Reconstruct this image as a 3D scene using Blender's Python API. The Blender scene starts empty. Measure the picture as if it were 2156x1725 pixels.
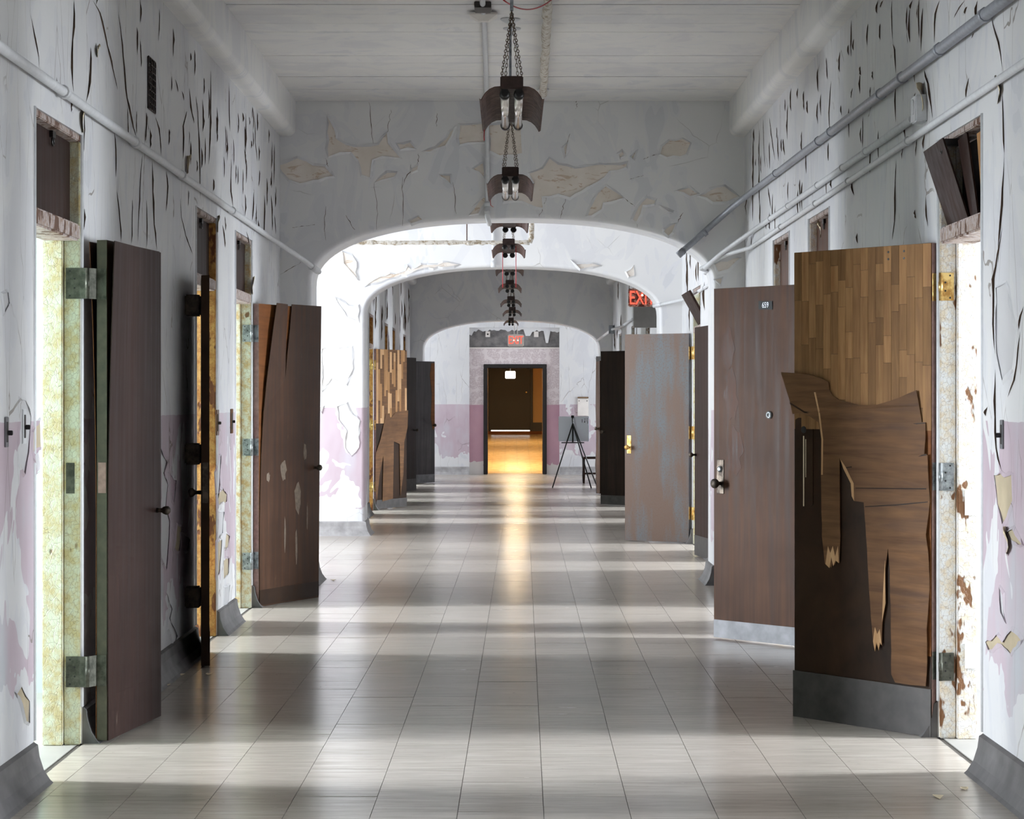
import bpy, bmesh, math, random
from mathutils import Vector, Matrix
from mathutils.geometry import tessellate_polygon
R = random.Random(7)
scn = bpy.context.scene
C = scn.collection
# ------------------------------------------------------------------ camera
FPX, VX, VY, H = 4688.0, 1075.0, 843.0, 1.46       # focal length in pixels, vanishing point, eye height
cam = bpy.data.cameras.new('camera'); camo = bpy.data.objects.new('camera', cam); C.objects.link(camo)
camo.location = (0, 0, H); camo.rotation_euler = (math.pi/2, 0, 0)
cam.sensor_width = 36; cam.sensor_fit = 'HORIZONTAL'; cam.lens = FPX/2156*36
cam.shift_x = (1078-VX)/2156; cam.shift_y = -(862.5-VY)/2156
cam.clip_end = 300; cam.clip_start = 0.1
scn.camera = camo
# ------------------------------------------------------------------ layout (metres; corridor runs along +Y)
XL, XR, WT, ZC = -1.82, 1.85, 0.14, 3.84
XO = 5.2                                            # outer wall of the side rooms
A1, A2, A3, AT = 17.6, 24.0, 40.3, 0.52             # three arches and their thickness
YB, YE = -3.0, 44.4                                 # back of corridor, exit wall
OPL1 = [(0.6, 1.5), (2.5, 3.4), (6.68, 7.58), (8.5, 9.46), (12.86, 13.8), (14.7, 15.66)]
OPR1 = [(0.6, 1.5), (2.5, 3.4), (6.68, 7.58), (8.72, 9.64), (12.9, 13.82), (14.75, 15.68)]
OPRB = [(19.15, 20.1), (21.6, 22.6)]
OPL2 = [(26.5, 27.4), (28.55, 29.5), (32.1, 33.0), (34.2, 35.1), (37.65, 38.55)]
OPR2 = [(26.55, 27.45), (29.5, 30.42), (33.1, 34.02), (37.0, 37.9)]
ZT = 2.585                                          # top of door openings, transom included
# ------------------------------------------------------------------ view + world
vs = scn.view_settings
vs.view_transform = 'Standard'; vs.look = 'None'; vs.gamma = 1; vs.use_curve_mapping = False
vs.exposure = 0.3
w = bpy.data.worlds.new('world'); scn.world = w; w.use_nodes = True
w.node_tree.nodes['Background'].inputs[0].default_value = (0.80, 0.90, 1.0, 1)
w.node_tree.nodes['Background'].inputs[1].default_value = 1.5
# ------------------------------------------------------------------ daylight at the windows of the side rooms
WIN = 26.0
scn.cycles.time_limit = 1200; scn.cycles.use_adaptive_sampling = True; scn.cycles.adaptive_threshold = 0.06; scn.cycles.adaptive_min_samples = 16
scn.cycles.max_bounces = 5; scn.cycles.diffuse_bounces = 4; scn.cycles.glossy_bounces = 2; scn.cycles.transmission_bounces = 1
def sky_light(name, x, y, z, sy, sz, power, col=(0.87, 0.935, 1.0)):
    l = bpy.data.lights.new(name, 'AREA'); l.shape = 'RECTANGLE'; l.size = sz; l.size_y = sy
    l.energy = power; l.color = col
    o = bpy.data.objects.new(name, l); C.objects.link(o); o.location = (x, y, z)
    o.rotation_euler = (0, math.pi/2 if x > 0 else -math.pi/2, 0)
    return o
for sx, ops in ((-1, OPL1+OPL2), (1, OPR1+OPRB+OPR2)):
    for ya, yb in ops:
        k = 0.65 if yb < 8 else 0.75
        sky_light('window_daylight', sx*(XO+0.12), (ya+yb)/2, 1.95, 0.5, 2.9, WIN*30*k)
ALC = [(-1, 18.4, 23.8), (-1, 41.0, 43.4), (1, 41.0, 43.4)]      # bright alcoves beside the arches
sky_light('window_daylight', -(XO+0.12), 21.1, 1.9, 4.4, 2.4, WIN*15)
sky_light('window_daylight', -(XO+0.12), 42.2, 1.9, 1.9, 2.4, WIN*6)
sky_light('window_daylight', (XO+0.12), 42.2, 1.9, 1.9, 2.4, WIN*5)
# ------------------------------------------------------------------ pixel helpers
def P(px, py, Y): return Vector(((px-VX)*Y/FPX, Y, H+(VY-py)*Y/FPX))
def on_wall(px, py, X):
    Y = X*FPX/(px-VX); return Vector((X, Y, H+(VY-py)*Y/FPX))
def floorY(py, z=0.0): return (H-z)*FPX/(py-VY)
# ------------------------------------------------------------------ object helpers
MW = {}
def finish(o, parent=None):
    C.objects.link(o)
    if parent is not None: o.parent = parent
    return o
def empty(name, label, cat, loc=(0,0,0), rz=0, group=None, kind=None):
    o = bpy.data.objects.new(name, None); C.objects.link(o); o.empty_display_size = 0.1
    o.location = loc; o.rotation_euler = (0, 0, rz)
    MW[o.name] = Matrix.Translation(Vector(loc)) @ Matrix.Rotation(rz, 4, 'Z')
    tag(o, label, cat, group, kind); return o
def tag(o, label=None, cat=None, group=None, kind=None):
    if label: o['label'] = label
    if cat: o['category'] = cat
    if group: o['group'] = group
    if kind: o['kind'] = kind
    return o
def mesh_of(name, bm, mats, smooth=False, recalc=True):
    if recalc: bmesh.ops.recalc_face_normals(bm, faces=bm.faces)
    me = bpy.data.meshes.new(name); bm.to_mesh(me); bm.free()
    for m in (mats if isinstance(mats, (list, tuple)) else [mats]): me.materials.append(m)
    if smooth:
        for p in me.polygons: p.use_smooth = True
    return me
def obj(name, bm, mats, parent=None, world=False, smooth=False, recalc=True, label=None):
    """world=True: the shape is in world coordinates and is moved into its parent's space"""
    if world and parent is not None and parent.name in MW: bm.transform(MW[parent.name].inverted())
    o = bpy.data.objects.new(name, mesh_of(name, bm, mats, smooth, recalc))
    finish(o, parent)
    if label: o['label'] = label
    return o
def struct(name, bm, mats, parent=None, label=None, smooth=False, recalc=True):
    o = obj(name, bm, mats, parent, smooth=smooth, recalc=recalc)
    o['kind'] = 'structure'
    if label: o['label'] = label
    return o
# ------------------------------------------------------------------ shape helpers
def box(bm, x0, x1, y0, y1, z0, z1, mi=0):
    vs_ = [bm.verts.new((x, y, z)) for x in (x0, x1) for y in (y0, y1) for z in (z0, z1)]
    for f in ((0,1,3,2), (4,6,7,5), (0,4,5,1), (2,3,7,6), (0,2,6,4), (1,5,7,3)):
        fc = bm.faces.new([vs_[i] for i in f]); fc.material_index = mi
    return vs_
def nb(): return bmesh.new()
def bbox(*a, bev=0.0, seg=2):
    bm = nb(); box(bm, *a)
    if bev: bmesh.ops.bevel(bm, geom=list(bm.edges), offset=bev, segments=seg, affect='EDGES')
    return bm
def tube(bm, pts, r, n=10, cap=True, mi=0):
    pts = [Vector(p) for p in pts]; rings = []
    rr = r if isinstance(r, (list, tuple)) else [r]*len(pts)
    t0 = (pts[1]-pts[0]).normalized()
    up = Vector((0,0,1)) if abs(t0.z) < 0.9 else Vector((1,0,0))
    nrm = t0.cross(up).normalized()
    for i, p in enumerate(pts):
        t = (pts[min(i+1, len(pts)-1)]-pts[max(i-1, 0)]).normalized()
        nrm = (nrm - t*nrm.dot(t)).normalized(); b = t.cross(nrm)
        rings.append([bm.verts.new(p+(nrm*math.cos(2*math.pi*k/n)+b*math.sin(2*math.pi*k/n))*rr[i]) for k in range(n)])
    for a, b in zip(rings, rings[1:]):
        for k in range(n):
            f = bm.faces.new((a[k], a[(k+1)%n], b[(k+1)%n], b[k])); f.material_index = mi; f.smooth = True
    if cap:
        bm.faces.new(rings[0][::-1]).material_index = mi; bm.faces.new(rings[-1]).material_index = mi
    return bm
def lathe(bm, prof, n=16, origin=(0,0,0), axis='Z', mi=0):
    o = Vector(origin); rings = []
    for r, h in prof:
        ring = []
        for k in range(n):
            a = 2*math.pi*k/n; c, s = r*math.cos(a), r*math.sin(a)
            v = {'Z': Vector((c, s, h)), 'Y': Vector((c, h, s)), 'X': Vector((h, c, s))}[axis]
            ring.append(bm.verts.new(o+v))
        rings.append(ring)
    for a, b in zip(rings, rings[1:]):
        for k in range(n):
            f = bm.faces.new((a[k], a[(k+1)%n], b[(k+1)%n], b[k])); f.material_index = mi; f.smooth = True
    bm.faces.new(rings[0]).material_index = mi; bm.faces.new(rings[-1][::-1]).material_index = mi
    return bm
def sweep(bm, path, prof, mi=0):
    """profile (offset to the right of the walking direction, z) along a plan polyline"""
    path = [Vector((p[0], p[1])) for p in path]; rings = []
    for i, p in enumerate(path):
        d0 = (p-path[i-1]).normalized() if i else None
        d1 = (path[i+1]-p).normalized() if i < len(path)-1 else None
        n0 = Vector((d0.y, -d0.x)) if d0 else None; n1 = Vector((d1.y, -d1.x)) if d1 else None
        if n0 is None: m = n1
        elif n1 is None: m = n0
        else: m = (n0+n1)/(1+n0.dot(n1))
        rings.append([bm.verts.new((p.x+m.x*o, p.y+m.y*o, z)) for o, z in prof])
    k = len(prof)
    for a, b in zip(rings, rings[1:]):
        for j in range(k):
            f = bm.faces.new((a[j], b[j], b[(j+1)%k], a[(j+1)%k])); f.material_index = mi
    bm.faces.new(rings[0]).material_index = mi; bm.faces.new(rings[-1][::-1]).material_index = mi
    return bm
def sheet(bm, poly3, thick_vec, mi=0):
    """solid slab from a (possibly concave) outline of 3D points, extruded along thick_vec"""
    tv = Vector(thick_vec)
    a = [bm.verts.new(p) for p in poly3]; b = [bm.verts.new(Vector(p)+tv) for p in poly3]
    n = len(a); fs = []
    for i, j, k in tessellate_polygon([[Vector(p) for p in poly3]]):
        for q in ((a[i], a[j], a[k]), (b[k], b[j], b[i])):
            try: fs.append(bm.faces.new(q))
            except ValueError: pass
    for i in range(n): fs.append(bm.faces.new((a[i], b[i], b[(i+1)%n], a[(i+1)%n])))
    for f in fs: f.material_index = mi
    return bm
def ragged(poly, step, amp, rnd):
    """subdivide a 2D outline and jitter it, for torn edges"""
    out = []; n = len(poly)
    for i in range(n):
        a, b = Vector(poly[i]), Vector(poly[(i+1)%n]); L = (b-a).length; k = max(1, int(L/step))
        nn = Vector((b.y-a.y, a.x-b.x)).normalized() if L > 1e-6 else Vector((0,0))
        for j in range(k):
            q = a.lerp(b, j/k)
            if j: q = q + nn*rnd.uniform(-amp, amp)
            out.append(q)
    return out
# ------------------------------------------------------------------ material helpers
def lin(r, g, b):
    f = lambda c: (c/255/12.92) if c/255 <= 0.04045 else ((c/255+0.055)/1.055)**2.4
    return (f(r), f(g), f(b), 1)
class NT:
    def __init__(s, name, rough=0.6, metal=0.0, spec=0.5):
        s.m = bpy.data.materials.new(name); s.m.use_nodes = True
        s.t = s.m.node_tree; s.b = s.t.nodes['Principled BSDF']
        s.b.inputs['Roughness'].default_value = rough; s.b.inputs['Metallic'].default_value = metal
        s.b.inputs['Specular IOR Level'].default_value = spec
        g = s.t.nodes.new('ShaderNodeNewGeometry'); s.pos = g.outputs['Position']
        tc = s.t.nodes.new('ShaderNodeTexCoord'); s.ob = tc.outputs['Object']
    def node(s, t, **k):
        n = s.t.nodes.new('ShaderNode'+t)
        for a, v in k.items(): setattr(n, a, v)
        return n
    def link(s, a, b): s.t.links.new(a, b)
    def scale(s, src, v, rot=(0,0,0)):
        n = s.node('Mapping'); s.link(src, n.inputs[0]); n.inputs['Scale'].default_value = v; n.inputs['Rotation'].default_value = rot
        return n.outputs[0]
    def noise(s, src, sc=1.0, det=4.0, rough=0.55, dist=0.0):
        n = s.node('TexNoise'); s.link(src, n.inputs['Vector'])
        n.inputs['Scale'].default_value = sc; n.inputs['Detail'].default_value = min(det, 3)
        n.inputs['Roughness'].default_value = rough; n.inputs['Distortion'].default_value = dist
        return n.outputs[0]
    def voro(s, src, sc=1.0, feature='DISTANCE_TO_EDGE', rnd=1.0):
        n = s.node('TexVoronoi', feature=feature); s.link(src, n.inputs['Vector'])
        n.inputs['Scale'].default_value = sc; n.inputs['Randomness'].default_value = rnd
        return n.outputs[0]
    def ramp(s, f, stops, interp='LINEAR'):
        n = s.node('ValToRGB'); n.color_ramp.interpolation = interp; e = n.color_ramp.elements
        while len(e) < len(stops): e.new(0.5)
        for i, (p, c) in enumerate(stops):
            e[i].position = p; e[i].color = c if isinstance(c, tuple) else (c, c, c, 1)
        s.link(f, n.inputs[0]); return n.outputs[0]
    def mix(s, f, a, b, mode='MIX'):
        n = s.node('Mix', data_type='RGBA', blend_type=mode)
        for i, v in ((0, f), (6, a), (7, b)):
            if isinstance(v, (int, float)): n.inputs[i].default_value = v
            elif isinstance(v, tuple): n.inputs[i].default_value = v
            else: s.link(v, n.inputs[i])
        return n.outputs[2]
    def math(s, op, a, b=0.0):
        n = s.node('Math', operation=op)
        for i, v in ((0, a), (1, b)):
            if isinstance(v, (int, float)): n.inputs[i].default_value = v
            else: s.link(v, n.inputs[i])
        return n.outputs[0]
    def sep(s, src):
        n = s.node('SeparateXYZ'); s.link(src, n.inputs[0]); return n.outputs
    def add(s, a, b):
        n = s.node('VectorMath', operation='ADD'); s.link(a, n.inputs[0]); s.link(b, n.inputs[1]); return n.outputs[0]
    def rand(s): return s.node('ObjectInfo').outputs['Random']
    def color(s, c):
        if isinstance(c, tuple): s.b.inputs['Base Color'].default_value = c
        else: s.link(c, s.b.inputs['Base Color'])
    def rough(s, c): s.link(c, s.b.inputs['Roughness'])
    def bump(s, h, st=0.3, dist=0.01):
        n = s.node('Bump'); n.inputs['Strength'].default_value = st; n.inputs['Distance'].default_value = dist
        s.link(h, n.inputs['Height']); s.link(n.outputs[0], s.b.inputs['Normal'])
M = {}
def plain(name, col, rough=0.6, metal=0.0, var=0.0, sc=8.0, spec=0.5):
    n = NT(name, rough, metal, spec)
    if var:
        f = n.noise(n.ob, sc, 5); d = tuple(max(0, c*(1-var)) for c in col[:3])+(1,); l = tuple(min(1, c*(1+var)) for c in col[:3])+(1,)
        n.color(n.ramp(f, [(0.3, d), (0.7, l)]))
    else: n.color(col)
    M[name] = n.m; return n.m
def wall_paint(name, dado=True, tint=(1,1,1), vert=True, hair=0.75):
    n = NT(name, 0.55); p = n.pos; z = n.sep(p)[2]
    tc = lambda r, g, b: tuple(c*t for c, t in zip(lin(r, g, b)[:3], tint))+(1,)
    big = n.noise(p, 0.9, 5, 0.6); med = n.noise(n.scale(p, (2.2, 2.2, 1.3)), 1.0, 6, 0.65, 0.6)
    base = n.ramp(med, [(0.0, tc(214,214,218)), (0.42, tc(222,222,224)), (0.47, tc(232,231,229)), (0.60, tc(226,226,229)), (0.63, tc(208,210,215))], 'CONSTANT')
    base = n.mix(0.55, base, n.ramp(big, [(0.3, tc(212,212,215)), (0.7, tc(232,231,230))]))
    if dado:
        pinkn = n.noise(n.scale(p, (1.6, 1.6, 0.7)), 1.3, 5, 0.6)
        pink = n.ramp(pinkn, [(0.32, tc(200,202,206)), (0.44, tc(203,187,195)), (0.56, tc(195,176,185)), (0.70, tc(202,198,205))])
        # the dado edge wanders by a few mm, and the lilac coat has come away in patches
        zz = n.math('ADD', z, n.math('MULTIPLY', n.noise(p, 9, 3), 0.012))
        low = n.math('LESS_THAN', zz, 1.386)
        bare = n.math('GREATER_THAN', n.math('SUBTRACT', n.noise(n.scale(p, (1.5, 1.5, 1.0)), 1.5, 7, 0.62, 0.5), n.math('MULTIPLY', z, 0.055)), 0.515)
        foot = n.math('LESS_THAN', n.math('SUBTRACT', z, n.math('MULTIPLY', n.noise(p, 2.6, 6, 0.65), 0.75)), 0.02)
        keep = n.math('MULTIPLY', low, n.math('SUBTRACT', 1.0, n.math('MAXIMUM', bare, foot)))
        base = n.mix(keep, base, pink)
    # fine hairlines, mostly vertical
    dis = n.add(p, n.scale(n.noise(p, 3, 4), (0.1, 0.1, 0.1)))
    sc = (3.2, 3.2, 0.55) if vert else (1.4, 1.4, 1.4)
    e = n.voro(n.scale(dis, sc), 1.6)
    msk = n.ramp(n.noise(p, 1.7, 3), [(0.44, 0.0), (0.56, 1.0)] if vert else [(0.58, 0.0), (0.66, 1.0)])
    crack = n.math('MULTIPLY', n.math('LESS_THAN', e, 0.006), msk)
    base = n.mix(n.math('MULTIPLY', crack, hair), base, lin(110, 98, 86))
    n.color(base)
    M[name] = n.m; return n.m
def wood(name, dark, light, grain=(30, 30, 1.2), rough=0.5, scuff=None, rnd=0.0, coord='ob', spec=0.10):
    n = NT(name, rough, 0, spec); src = n.ob if coord == 'ob' else n.pos
    if rnd:
        cmb = n.node('CombineXYZ'); r = n.math('MULTIPLY', n.rand(), 37.0)
        for i in range(3): n.link(r, cmb.inputs[i])
        src = n.add(src, cmb.outputs[0])
    g = n.noise(n.scale(src, grain), 1.0, 6, 0.62, 0.4)
    col = n.ramp(g, [(0.28, dark), (0.72, light)])
    big = n.noise(src, 2.3, 3)
    col = n.mix(n.ramp(big, [(0.35, 0.0), (0.75, 0.55)]), col, tuple(c*0.6 for c in dark[:3])+(1,))
    if rnd:
        hsv = n.node('HueSaturation'); n.link(col, hsv.inputs['Color'])
        mr = n.node('MapRange'); n.link(n.rand(), mr.inputs[0]); mr.inputs[3].default_value = 1-rnd; mr.inputs[4].default_value = 1+rnd
        n.link(mr.outputs[0], hsv.inputs['Value']); col = hsv.outputs[0]
    if scuff:
        s = n.noise(n.scale(src, (14, 14, 3.0)), 1.0, 5, 0.7)
        col = n.mix(n.ramp(s, [(0.70, 0.0), (0.80, 0.4)]), col, scuff)
    n.color(col); n.rough(n.ramp(g, [(0.3, rough-0.1), (0.7, rough+0.1)]))
    n.bump(g, 0.2, 0.002); M[name] = n.m; return n.m
def flaking(name, paint, under, rust, sc=9.0, thr=0.60, crk=0.03, rough=0.55, crackw=0.03):
    """old paint on steel, crazed, with rust coming through"""
    n = NT(name, rough); p = n.pos
    r1 = n.noise(n.scale(p, (1, 1, 0.45)), sc, 7, 0.65); r2 = n.noise(p, sc*2.2, 6, 0.7)
    col = n.mix(n.ramp(r2, [(0.4, 0.0), (0.62, 1.0)]), paint, under)
    e = n.voro(n.add(n.scale(p, (1, 1, 0.7)), n.scale(n.noise(p, 30, 3), (0.02, 0.02, 0.02))), 60)
    col = n.mix(n.math('MULTIPLY', n.math('LESS_THAN', e, crackw), 0.35), col, rust)
    hole = n.ramp(r1, [(thr, 0.0), (thr+crk, 1.0)])
    col = n.mix(hole, col, rust); n.color(col)
    n.bump(n.math('ADD', n.math('SUBTRACT', 1.0, hole), n.math('MULTIPLY', n.ramp(e, [(0, 0.0), (0.06, 1.0)]), 0.5)), 0.5, 0.004)
    M[name] = n.m; return n.m
def metal(name, col, rough=0.45, wear=None, met=0.8):
    n = NT(name, rough, met); p = n.ob
    f = n.noise(p, 22, 5, 0.7); c2 = wear or tuple(c*0.5 for c in col[:3])+(1,)
    n.color(n.ramp(f, [(0.38, c2), (0.6, col)])); n.rough(n.ramp(f, [(0.3, rough+0.2), (0.7, rough)]))
    M[name] = n.m; return n.m

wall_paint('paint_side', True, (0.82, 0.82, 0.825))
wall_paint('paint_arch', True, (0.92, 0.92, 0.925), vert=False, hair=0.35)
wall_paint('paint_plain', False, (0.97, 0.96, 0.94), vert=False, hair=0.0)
plain('pipe_paint', lin(205, 206, 208), 0.5, 0, 0.06, 30)
plain('pipe_grey', lin(150, 153, 160), 0.4, 0.3, 0.12, 30)
plain('substrate', lin(120, 96, 72), 0.9, 0, 0.35, 20)
plain('flake_back', lin(205, 190, 160), 0.85, 0, 0.15, 20)
plain('room_mint', lin(146, 166, 153), 0.7, 0, 0.03, 2)
plain('room_white', lin(158, 160, 160), 0.7, 0, 0.03, 2)
plain('room_floor', lin(150, 147, 142), 0.5, 0, 0.08, 3)
plain('black_paint', lin(26, 22, 20), 0.45, 0, 0.2, 8)
plain('dark_rubber', lin(58, 57, 58), 0.6, 0, 0.25, 9)
plain('scuff_pale', lin(112, 98, 84), 0.8, 0, 0.25, 40)
plain('cove_base', lin(92, 90, 90), 0.55, 0, 0.35, 7)
plain('cove_pale', lin(150, 147, 147), 0.7, 0, 0.25, 9)
plain('socket_black', lin(18, 16, 15), 0.35)
plain('tube_glass', lin(225, 220, 214), 0.12, 0.35)
plain('tan_wall', lin(180, 146, 96), 0.6, 0, 0.05, 2)
plain('black_door', lin(14, 11, 9), 0.5, 0, 0.2, 4)
plain('board_white', lin(236, 240, 250), 0.35)
plain('ink', lin(40, 42, 60), 0.6)
plain('red_cable', lin(190, 40, 48), 0.4)
plain('white_plastic', lin(222, 216, 210), 0.4, 0, 0.05, 10)
plain('grey_enamel', lin(118, 116, 112), 0.5, 0, 0.12, 6)
plain('bare_wood_edge', lin(150, 120, 112), 0.6, 0, 0.25, 30)
plain('olive_edge', lin(74, 70, 55), 0.6, 0, 0.25, 20)
metal('hinge_dark', lin(92, 92, 82), 0.45, lin(62, 63, 54), 0.5)
metal('hinge_steel', lin(168, 172, 174), 0.4, lin(112, 116, 116), 0.6)
metal('brass', lin(222, 190, 122), 0.35, lin(170, 126, 66), 0.8)
metal('bronze', lin(92, 82, 72), 0.4, lin(60, 52, 46), 0.7)
metal('chain_metal', lin(120, 104, 88), 0.5, lin(84, 66, 50), 0.7)
metal('rust_brown', lin(82, 47, 31), 0.55, lin(54, 30, 21), 0.1)
metal('rust_dark', lin(52, 32, 26), 0.5, lin(36, 22, 18), 0.2)
metal('steel_galv', lin(160, 165, 172), 0.4, lin(118, 122, 128), 0.6)
wood('door_dark', lin(42, 29, 25), lin(62, 46, 41), (26, 26, 1.0), 0.5, lin(150, 134, 122))
wood('door_brown', lin(58, 40, 29), lin(88, 62, 46), (26, 26, 1.0), 0.5, lin(160, 140, 120))
wood('door_grey', lin(66, 45, 34), lin(102, 75, 60), (24, 24, 0.9), 0.5, lin(96, 62, 50))
wood('door_black', lin(32, 24, 20), lin(50, 38, 31), (20, 20, 1.0), 0.4, lin(110, 96, 84))
wood('door_slate', lin(70, 67, 70), lin(94, 90, 91), (20, 20, 1.0), 0.5)
wood('core_dark', lin(38, 27, 20), lin(62, 44, 31), (6, 6, 5), 0.45)
wood('stave_wood', lin(128, 92, 58), lin(166, 127, 87), (40, 40, 3.0), 0.55, None, 0.32)
wood('veneer_cross', lin(86, 60, 41), lin(126, 93, 65), (2.5, 12, 26), 0.55)
wood('veneer_inner', lin(104, 62, 33), lin(136, 88, 52), (3, 3, 22), 0.6)
wood('chair_wood', lin(40, 26, 20), lin(64, 42, 32), (20, 20, 2), 0.4)
wood('torn_wood', lin(176, 136, 96), lin(206, 168, 128), (40, 40, 3), 0.7)
plain('kick_dark', lin(62, 58, 56), 0.5, 0.2, 0.3, 12)
plain('kick_pale', lin(118, 118, 121), 0.5, 0.3, 0.25, 10)
flaking('frame_green', lin(204, 206, 184), lin(190, 176, 132), lin(110, 80, 50), 7, 0.66)
flaking('frame_gold', lin(196, 146, 76), lin(164, 104, 40), lin(110, 58, 18), 10, 0.55)
flaking('frame_pale', lin(206, 206, 188), lin(188, 160, 112), lin(120, 84, 50), 8, 0.64)
flaking('frame_white', lin(226, 226, 224), lin(218, 204, 180), lin(120, 80, 46), 11, 0.58)
flaking('frame_bar', lin(176, 166, 164), lin(150, 128, 112), lin(92, 62, 44), 14, 0.55)
n = NT('grey_steel_door', 0.5, 0.1); p = n.ob
st = n.noise(n.scale(p, (4.5, 4.5, 0.9)), 1.0, 6, 0.6); sp = n.noise(p, 60, 5, 0.7)
c = n.mix(n.ramp(st, [(0.38, 0.05), (0.56, 0.9)]), lin(76, 81, 84), lin(86, 60, 40))
c = n.mix(n.ramp(sp, [(0.50, 0.0), (0.62, 0.7)]), c, lin(84, 56, 36)); n.color(c); M['grey_steel_door'] = n.m
n = NT('plaster', 0.85); p = n.pos
c = n.ramp(n.noise(p, 5, 5), [(0.3, lin(214, 204, 192)), (0.7, lin(230, 222, 214))])
sc_ = n.noise(n.scale(p, (6, 6, 16)), 1.0, 6, 0.7, 1.5)
c = n.mix(n.ramp(sc_, [(0.60, 0.0), (0.66, 0.6)]), c, lin(182, 150, 118)); n.color(c); n.bump(sc_, 0.3, 0.004); M['plaster'] = n.m
n = NT('old_mortar', 0.9); p = n.pos
n.color(n.ramp(n.noise(p, 6, 7, 0.7), [(0.3, lin(92, 90, 90)), (0.7, lin(132, 128, 126))])); n.bump(n.noise(p, 30, 6), 0.6, 0.01); M['old_mortar'] = n.m
n = NT('insulation', 0.9); p = n.pos
v = n.noise(n.scale(p, (30, 22, 30)), 1.0, 6, 0.7)
n.color(n.ramp(v, [(0.36, lin(150, 134, 110)), (0.5, lin(206, 200, 190)), (0.7, lin(216, 212, 206))])); n.bump(v, 0.9, 0.02); M['insulation'] = n.m
n = NT('wallpaper', 0.7); p = n.pos; z = n.sep(p)[2]
d1 = n.voro(n.scale(p, (6.5, 6.5, 6.5)), 1.0, 'F1', 0.5)
bl = n.noise(p, 38, 4, 0.7)
mot = n.math('MULTIPLY', n.math('LESS_THAN', d1, 0.55), n.ramp(bl, [(0.42, 0.0), (0.50, 1.0)]))
wp = n.mix(n.math('MULTIPLY', mot, 0.5), lin(214, 204, 204), lin(172, 152, 156))
col = n.mix(n.math('LESS_THAN', z, 1.37), wp, n.ramp(n.noise(p, 2, 4), [(0.3, lin(176, 138, 152)), (0.7, lin(190, 152, 164))]))
ft = n.math('LESS_THAN', n.math('SUBTRACT', z, n.math('MULTIPLY', n.noise(p, 4, 6), 0.5)), 0.0)
n.color(n.mix(ft, col, lin(206, 200, 196))); M['wallpaper'] = n.m
def floor_mat(name, c0, c1, rough, warm=False):
    n = NT(name, rough, 0, 0.5); p = n.pos
    cmb = n.node('CombineXYZ'); r = n.math('MULTIPLY', n.rand(), 23.0); n.link(r, cmb.inputs[0]); n.link(r, cmb.inputs[1])
    q = n.add(p, cmb.outputs[0])
    s1 = n.noise(n.scale(q, (3.0, 26.0, 1)), 1.0, 7, 0.7); s2 = n.noise(n.scale(p, (1.0, 1.6, 1)), 1.0, 5)
    col = n.ramp(s1, [(0.28, c0), (0.70, c1)])
    col = n.mix(n.ramp(s2, [(0.35, 0.0), (0.8, 0.35)]), col, tuple(c*0.72 for c in c0[:3])+(1,))
    sp = n.noise(n.scale(q, (26, 60, 1)), 1.0, 4, 0.6)
    col = n.mix(n.ramp(sp, [(0.69, 0.0), (0.74, 0.55)]), col, lin(98, 88, 78))
    x = n.math('ABSOLUTE', n.math('SUBTRACT', n.sep(p)[0], 0.015))
    edge = n.math('MULTIPLY', n.ramp(x, [(0.0, 0.0), (1.0, 0.0)]), 1.0)
    hsv = n.node('HueSaturation'); n.link(col, hsv.inputs['Color'])
    mr = n.node('MapRange'); n.link(n.rand(), mr.inputs[0]); mr.inputs[3].default_value = 0.95; mr.inputs[4].default_value = 1.05
    n.link(mr.outputs[0], hsv.inputs['Value']); n.color(hsv.outputs[0])
    n.rough(n.ramp(s1, [(0.25, rough+0.10), (0.75, rough-0.03)]))
    n.bump(n.noise(n.scale(q, (2, 5, 1)), 1.0, 4), 0.12, 0.002)
    M[name] = n.m; return n.m
floor_mat('floor_vinyl', lin(152, 143, 133), lin(186, 178, 168), 0.18)
floor_mat('floor_link', lin(206, 178, 128), lin(226, 200, 150), 0.22)
plain('grout', lin(74, 68, 62), 0.9, 0, 0.2, 5)
def emit(name, col, st):
    n = NT(name); n.color((0.02, 0.02, 0.02, 1)); n.b.inputs['Emission Color'].default_value = col; n.b.inputs['Emission Strength'].default_value = st
    M[name] = n.m
emit('sign_red', (1.0, 0.09, 0.05, 1), 1.6); emit('sign_bulb', (1.0, 0.55, 0.4, 1), 6.0)
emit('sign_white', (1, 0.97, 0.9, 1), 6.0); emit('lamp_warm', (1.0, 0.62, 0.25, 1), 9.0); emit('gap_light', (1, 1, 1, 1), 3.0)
flaking('sign_rust', lin(150, 52, 36), lin(206, 186, 164), lin(92, 42, 26), 26, 0.55)
wood('worn_red', lin(58, 35, 26), lin(104, 70, 53), (60, 60, 3.0), 0.45)
plain('plate_dark', lin(44, 46, 46), 0.7)
# ================================================================== STRUCTURE
YW_ = 43.75
fb = nb(); box(fb, -XO-0.2, XO+0.2, YB-0.2, YE+0.3, -0.12, -0.004)
floor = struct('floor', fb, M['grout'])
for nm, x0, x1, a, b in (('floor_rooms', -XO, XL-0.02, YB, A1+0.1), ('floor_rooms', -XO, XL-0.02, A2+AT, A3), ('floor_rooms', XR+0.02, XO, YB, A3)):
    t = nb(); box(t, x0, x1, a, b, -0.004, 0.0); o = obj('floor_finish', t, M['room_floor'], floor)
for x0, x1, a, b in ((-XO, XL-0.001, A1+0.1, A2+AT), (-XO, XL-0.001, A3, YW_), (XR+0.02, XO, A3, YW_)):
    t = nb(); box(t, x0, x1, a, b, -0.004, 0.0006); obj('floor_finish', t, M['floor_vinyl'], floor)
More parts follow.
